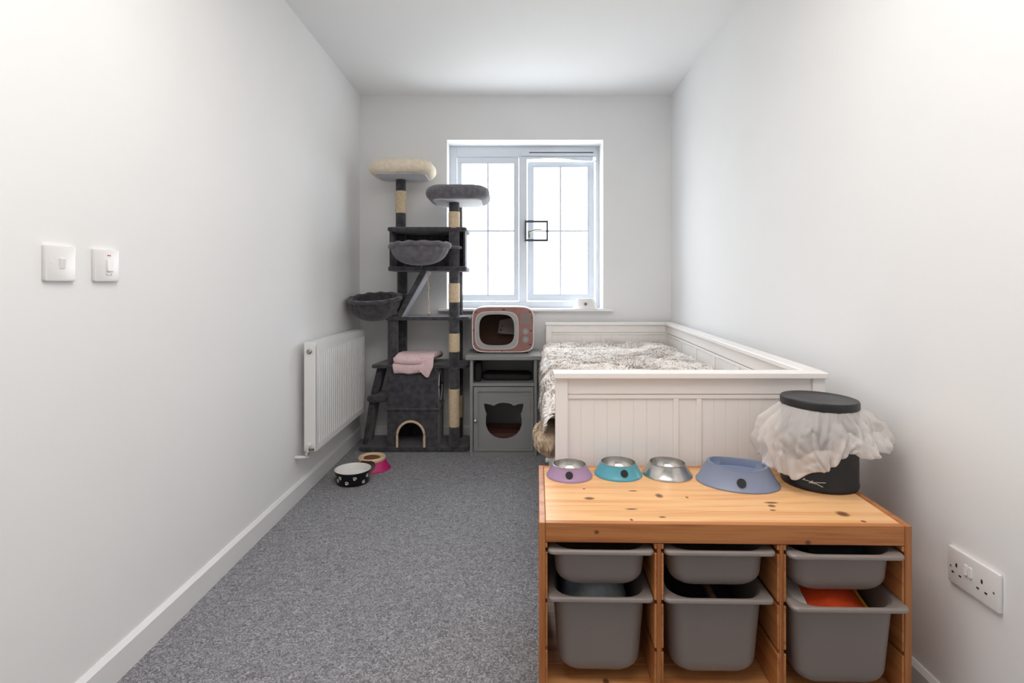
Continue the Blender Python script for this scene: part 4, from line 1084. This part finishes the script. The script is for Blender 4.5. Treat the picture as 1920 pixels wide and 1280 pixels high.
# bag
def bag_pt(s, a):
    """s 0 at the lid, 1 at the hem; a angle"""
    ca, sa_ = math.cos(a), math.sin(a)
    keys = [(-PI, .062), (-2.55, .046), (-2.1, .070), (-PI/2, .122), (-1.15, .116), (-.75, .124), (-.3, .132), (0, .140), (.8, .12), (PI/2, .10), (2.4, .08), (PI, .062)]
    for (a0, h0), (a1, h1) in zip(keys, keys[1:]):
        aa = (a+PI) % (2*PI)-PI
        if a0 <= aa <= a1:
            t_ = (aa-a0)/(a1-a0); t_ = t_*t_*(3-2*t_); hem = lerp(h0, h1, t_); break
    hem += .006*nz(ca*6, sa_*6, 3)+.004*math.sin(a*11)
    z = lerp(.230, hem, s)
    amp = lerp(.050, .074, ca*ca)+.006*max(0, ca)+.010*nz(ca*1.7+3, sa_*1.7)
    q = (.226-z)/.112
    prof = math.sin(min(max(q, 0), 1)*PI/2)**.85
    if q > 1: prof -= .35*(q-1)**1.3
    # long irregular gathers radiating from the lid
    w = a+.5*nz(ca*2, sa_*2, s*1.2)*s
    rid = 1-2*abs(nz(math.cos(w)*4.2, math.sin(w)*4.2, 2+s*.7))
    rid2 = abs(nz(math.cos(w)*9, math.sin(w)*9, 6+s*1.1))
    cr = abs(nz(ca*7, sa_*7, z*30))
    ramp_ = min(1, s*3)
    r = .0975+amp*prof+ramp_*(.024*(rid-.6)+.022*rid2+.012*cr)
    wallx = XR(by)-.006
    x = bx+r*ca; y = by+r*sa_*.95
    if x > wallx: x = wallx-.001
    return Vector((x, y, ZT+max(z, .004)))
NA, NS = 300, 50
rings = [[bag_pt(i/NS, 2*PI*k/NA) for k in range(NA)] for i in range(NS+1)]
# hem rolled back up inside
rl = []
for m_ in (1, 2, 3, 4, 5):
    rl.append([Vector((bx, by, 0))+Vector(((p.x-bx)*(1-.025*m_), (p.y-by)*(1-.025*m_), p.z+(.010*m_ if m_ > 1 else .0)-(.003 if m_ == 1 else 0))) for p in rings[-1]])
rings += rl
obj('bag', loft(rings, False, False), SHEER, bi, smooth='all', label='sheer white bag puffed out over the bin')

# ================================================================== bowls on the floor
c = (-.904, 3.03, 0)
fb = thing('pet_bowl', c, 'black bowl with white paw prints and white inside, on the carpet', 'bowl')
obj('shell', lathe([(.085, 0), (.089, .002), (.090, .010), (.093, .045), (.0975, .064), (.1015, .069), (.102, .073), (.1005, .0755)], c, 64, cap1=False), CERBLK, fb, smooth=40)
obj('inner_bowl', lathe([(.1008, .0754), (.1015, .0765), (.099, .0775), (.0965, .075), (.093, .060), (.088, .040), (.07, .034), (.002, .033)], c, 64, cap0=False), CERAM, fb, smooth=40)
def paw(t, c, R, ang, z, s, rot):
    bm = bmesh.new()
    def el(u0, v0, ru, rv, rr):
        ring = []
        for d in (.0, .0009):
            ring.append([])
            for i in range(12):
                a = 2*PI*i/12; u, v = ru*math.cos(a), rv*math.sin(a)
                u, v = u*math.cos(rr)-v*math.sin(rr)+u0, u*math.sin(rr)+v*math.cos(rr)+v0
                u, v = u*math.cos(rot)-v*math.sin(rot), u*math.sin(rot)+v*math.cos(rot)
                Rr = R+.0004+d+.11*(z+v*s-.035)*.9; th = ang+u*s/R
                ring[-1].append((c[0]+Rr*math.cos(th), c[1]+Rr*math.sin(th), z+v*s))
        loft(ring, bm=bm)
    el(0, -.25, .5, .36, 0); el(-.62, .30, .18, .26, .4); el(-.22, .62, .18, .27, .1); el(.22, .62, .18, .27, -.1); el(.62, .30, .18, .26, -.4)
    return obj('paw_print', bm, CERAM, t)
for (qx, qy, rot) in ((639, 897, .3), (651.5, 907, -.5), (666, 898, -.3), (680, 903, .8), (690, 891, .6), (633, 902, 0)):
    Zf = 2.955; dx = (qx-960)*Zf/1000-c[0]
    dx = max(-.088, min(.088, dx)); a = -PI/2+math.asin(dx/.0925); Zf = c[1]-.0925*math.cos(a+PI/2)
    paw(fb, c, .0925, a, H-(qy-540)*Zf/1000, .0135, rot)
for i in range(7): paw(fb, c, .0925, .3+i*.4, .022+.026*(i % 2), .0135, i*.9)
c = (-.857, 3.262, 0)
pk = thing('pet_bowl', c, 'magenta bowl with a beige inner dish of food, on the carpet', 'bowl')
obj('shell', lathe([(.105, 0), (.112, 0), (.113, .004), (.109, .007), (.098, .020), (.084, .048), (.078, .054)], c, 64, cap1=False), MAGENTA, pk, smooth=40)
obj('inner_dish', lathe([(.078, .050), (.081, .053), (.082, .066), (.078, .074), (.068, .074), (.060, .066), (.052, .054), (.002, .050)], c, 64, cap0=False), BEIGE, pk, smooth='all', label='beige inner dish')
bm = lathe([(.05, .0), (.046, .010), (.03, .016), (.002, .018)], (c[0]-.004, c[1]+.018, .053), 32, 1.05, .75, fr=lambda a, k: 1+.12*nz(math.cos(a)*2, math.sin(a)*2, k))
obj('food', bm, BROWN, label='brown pet food in the beige dish of the magenta bowl', cat='food', smooth='all')
# dark patch printed round the front of the magenta bowl
bm = bmesh.new(); V = []
pr = [(.113*.985, .007), (.0985, .020), (.0915, .034), (.0845, .048), (.0835, .060), (.0815, .070)]
for k, (r, z) in enumerate(pr):
    row = []
    wdt = [.28, .50, .60, .62, .55, .35][k]
    for i in range(21):
        a = -PI/2-.12+lerp(-wdt, wdt, i/20); row.append(bm.verts.new((c[0]+(r+.0015)*math.cos(a), c[1]+(r+.0015)*math.sin(a), z)))
    V.append(row)
for k in range(len(pr)-1):
    for i in range(20): bm.faces.new((V[k][i], V[k][i+1], V[k+1][i+1], V[k+1][i]))
obj('dark_patch', bm, DKBROWN, pk, smooth='all', label='dark brown oval patch on the front')
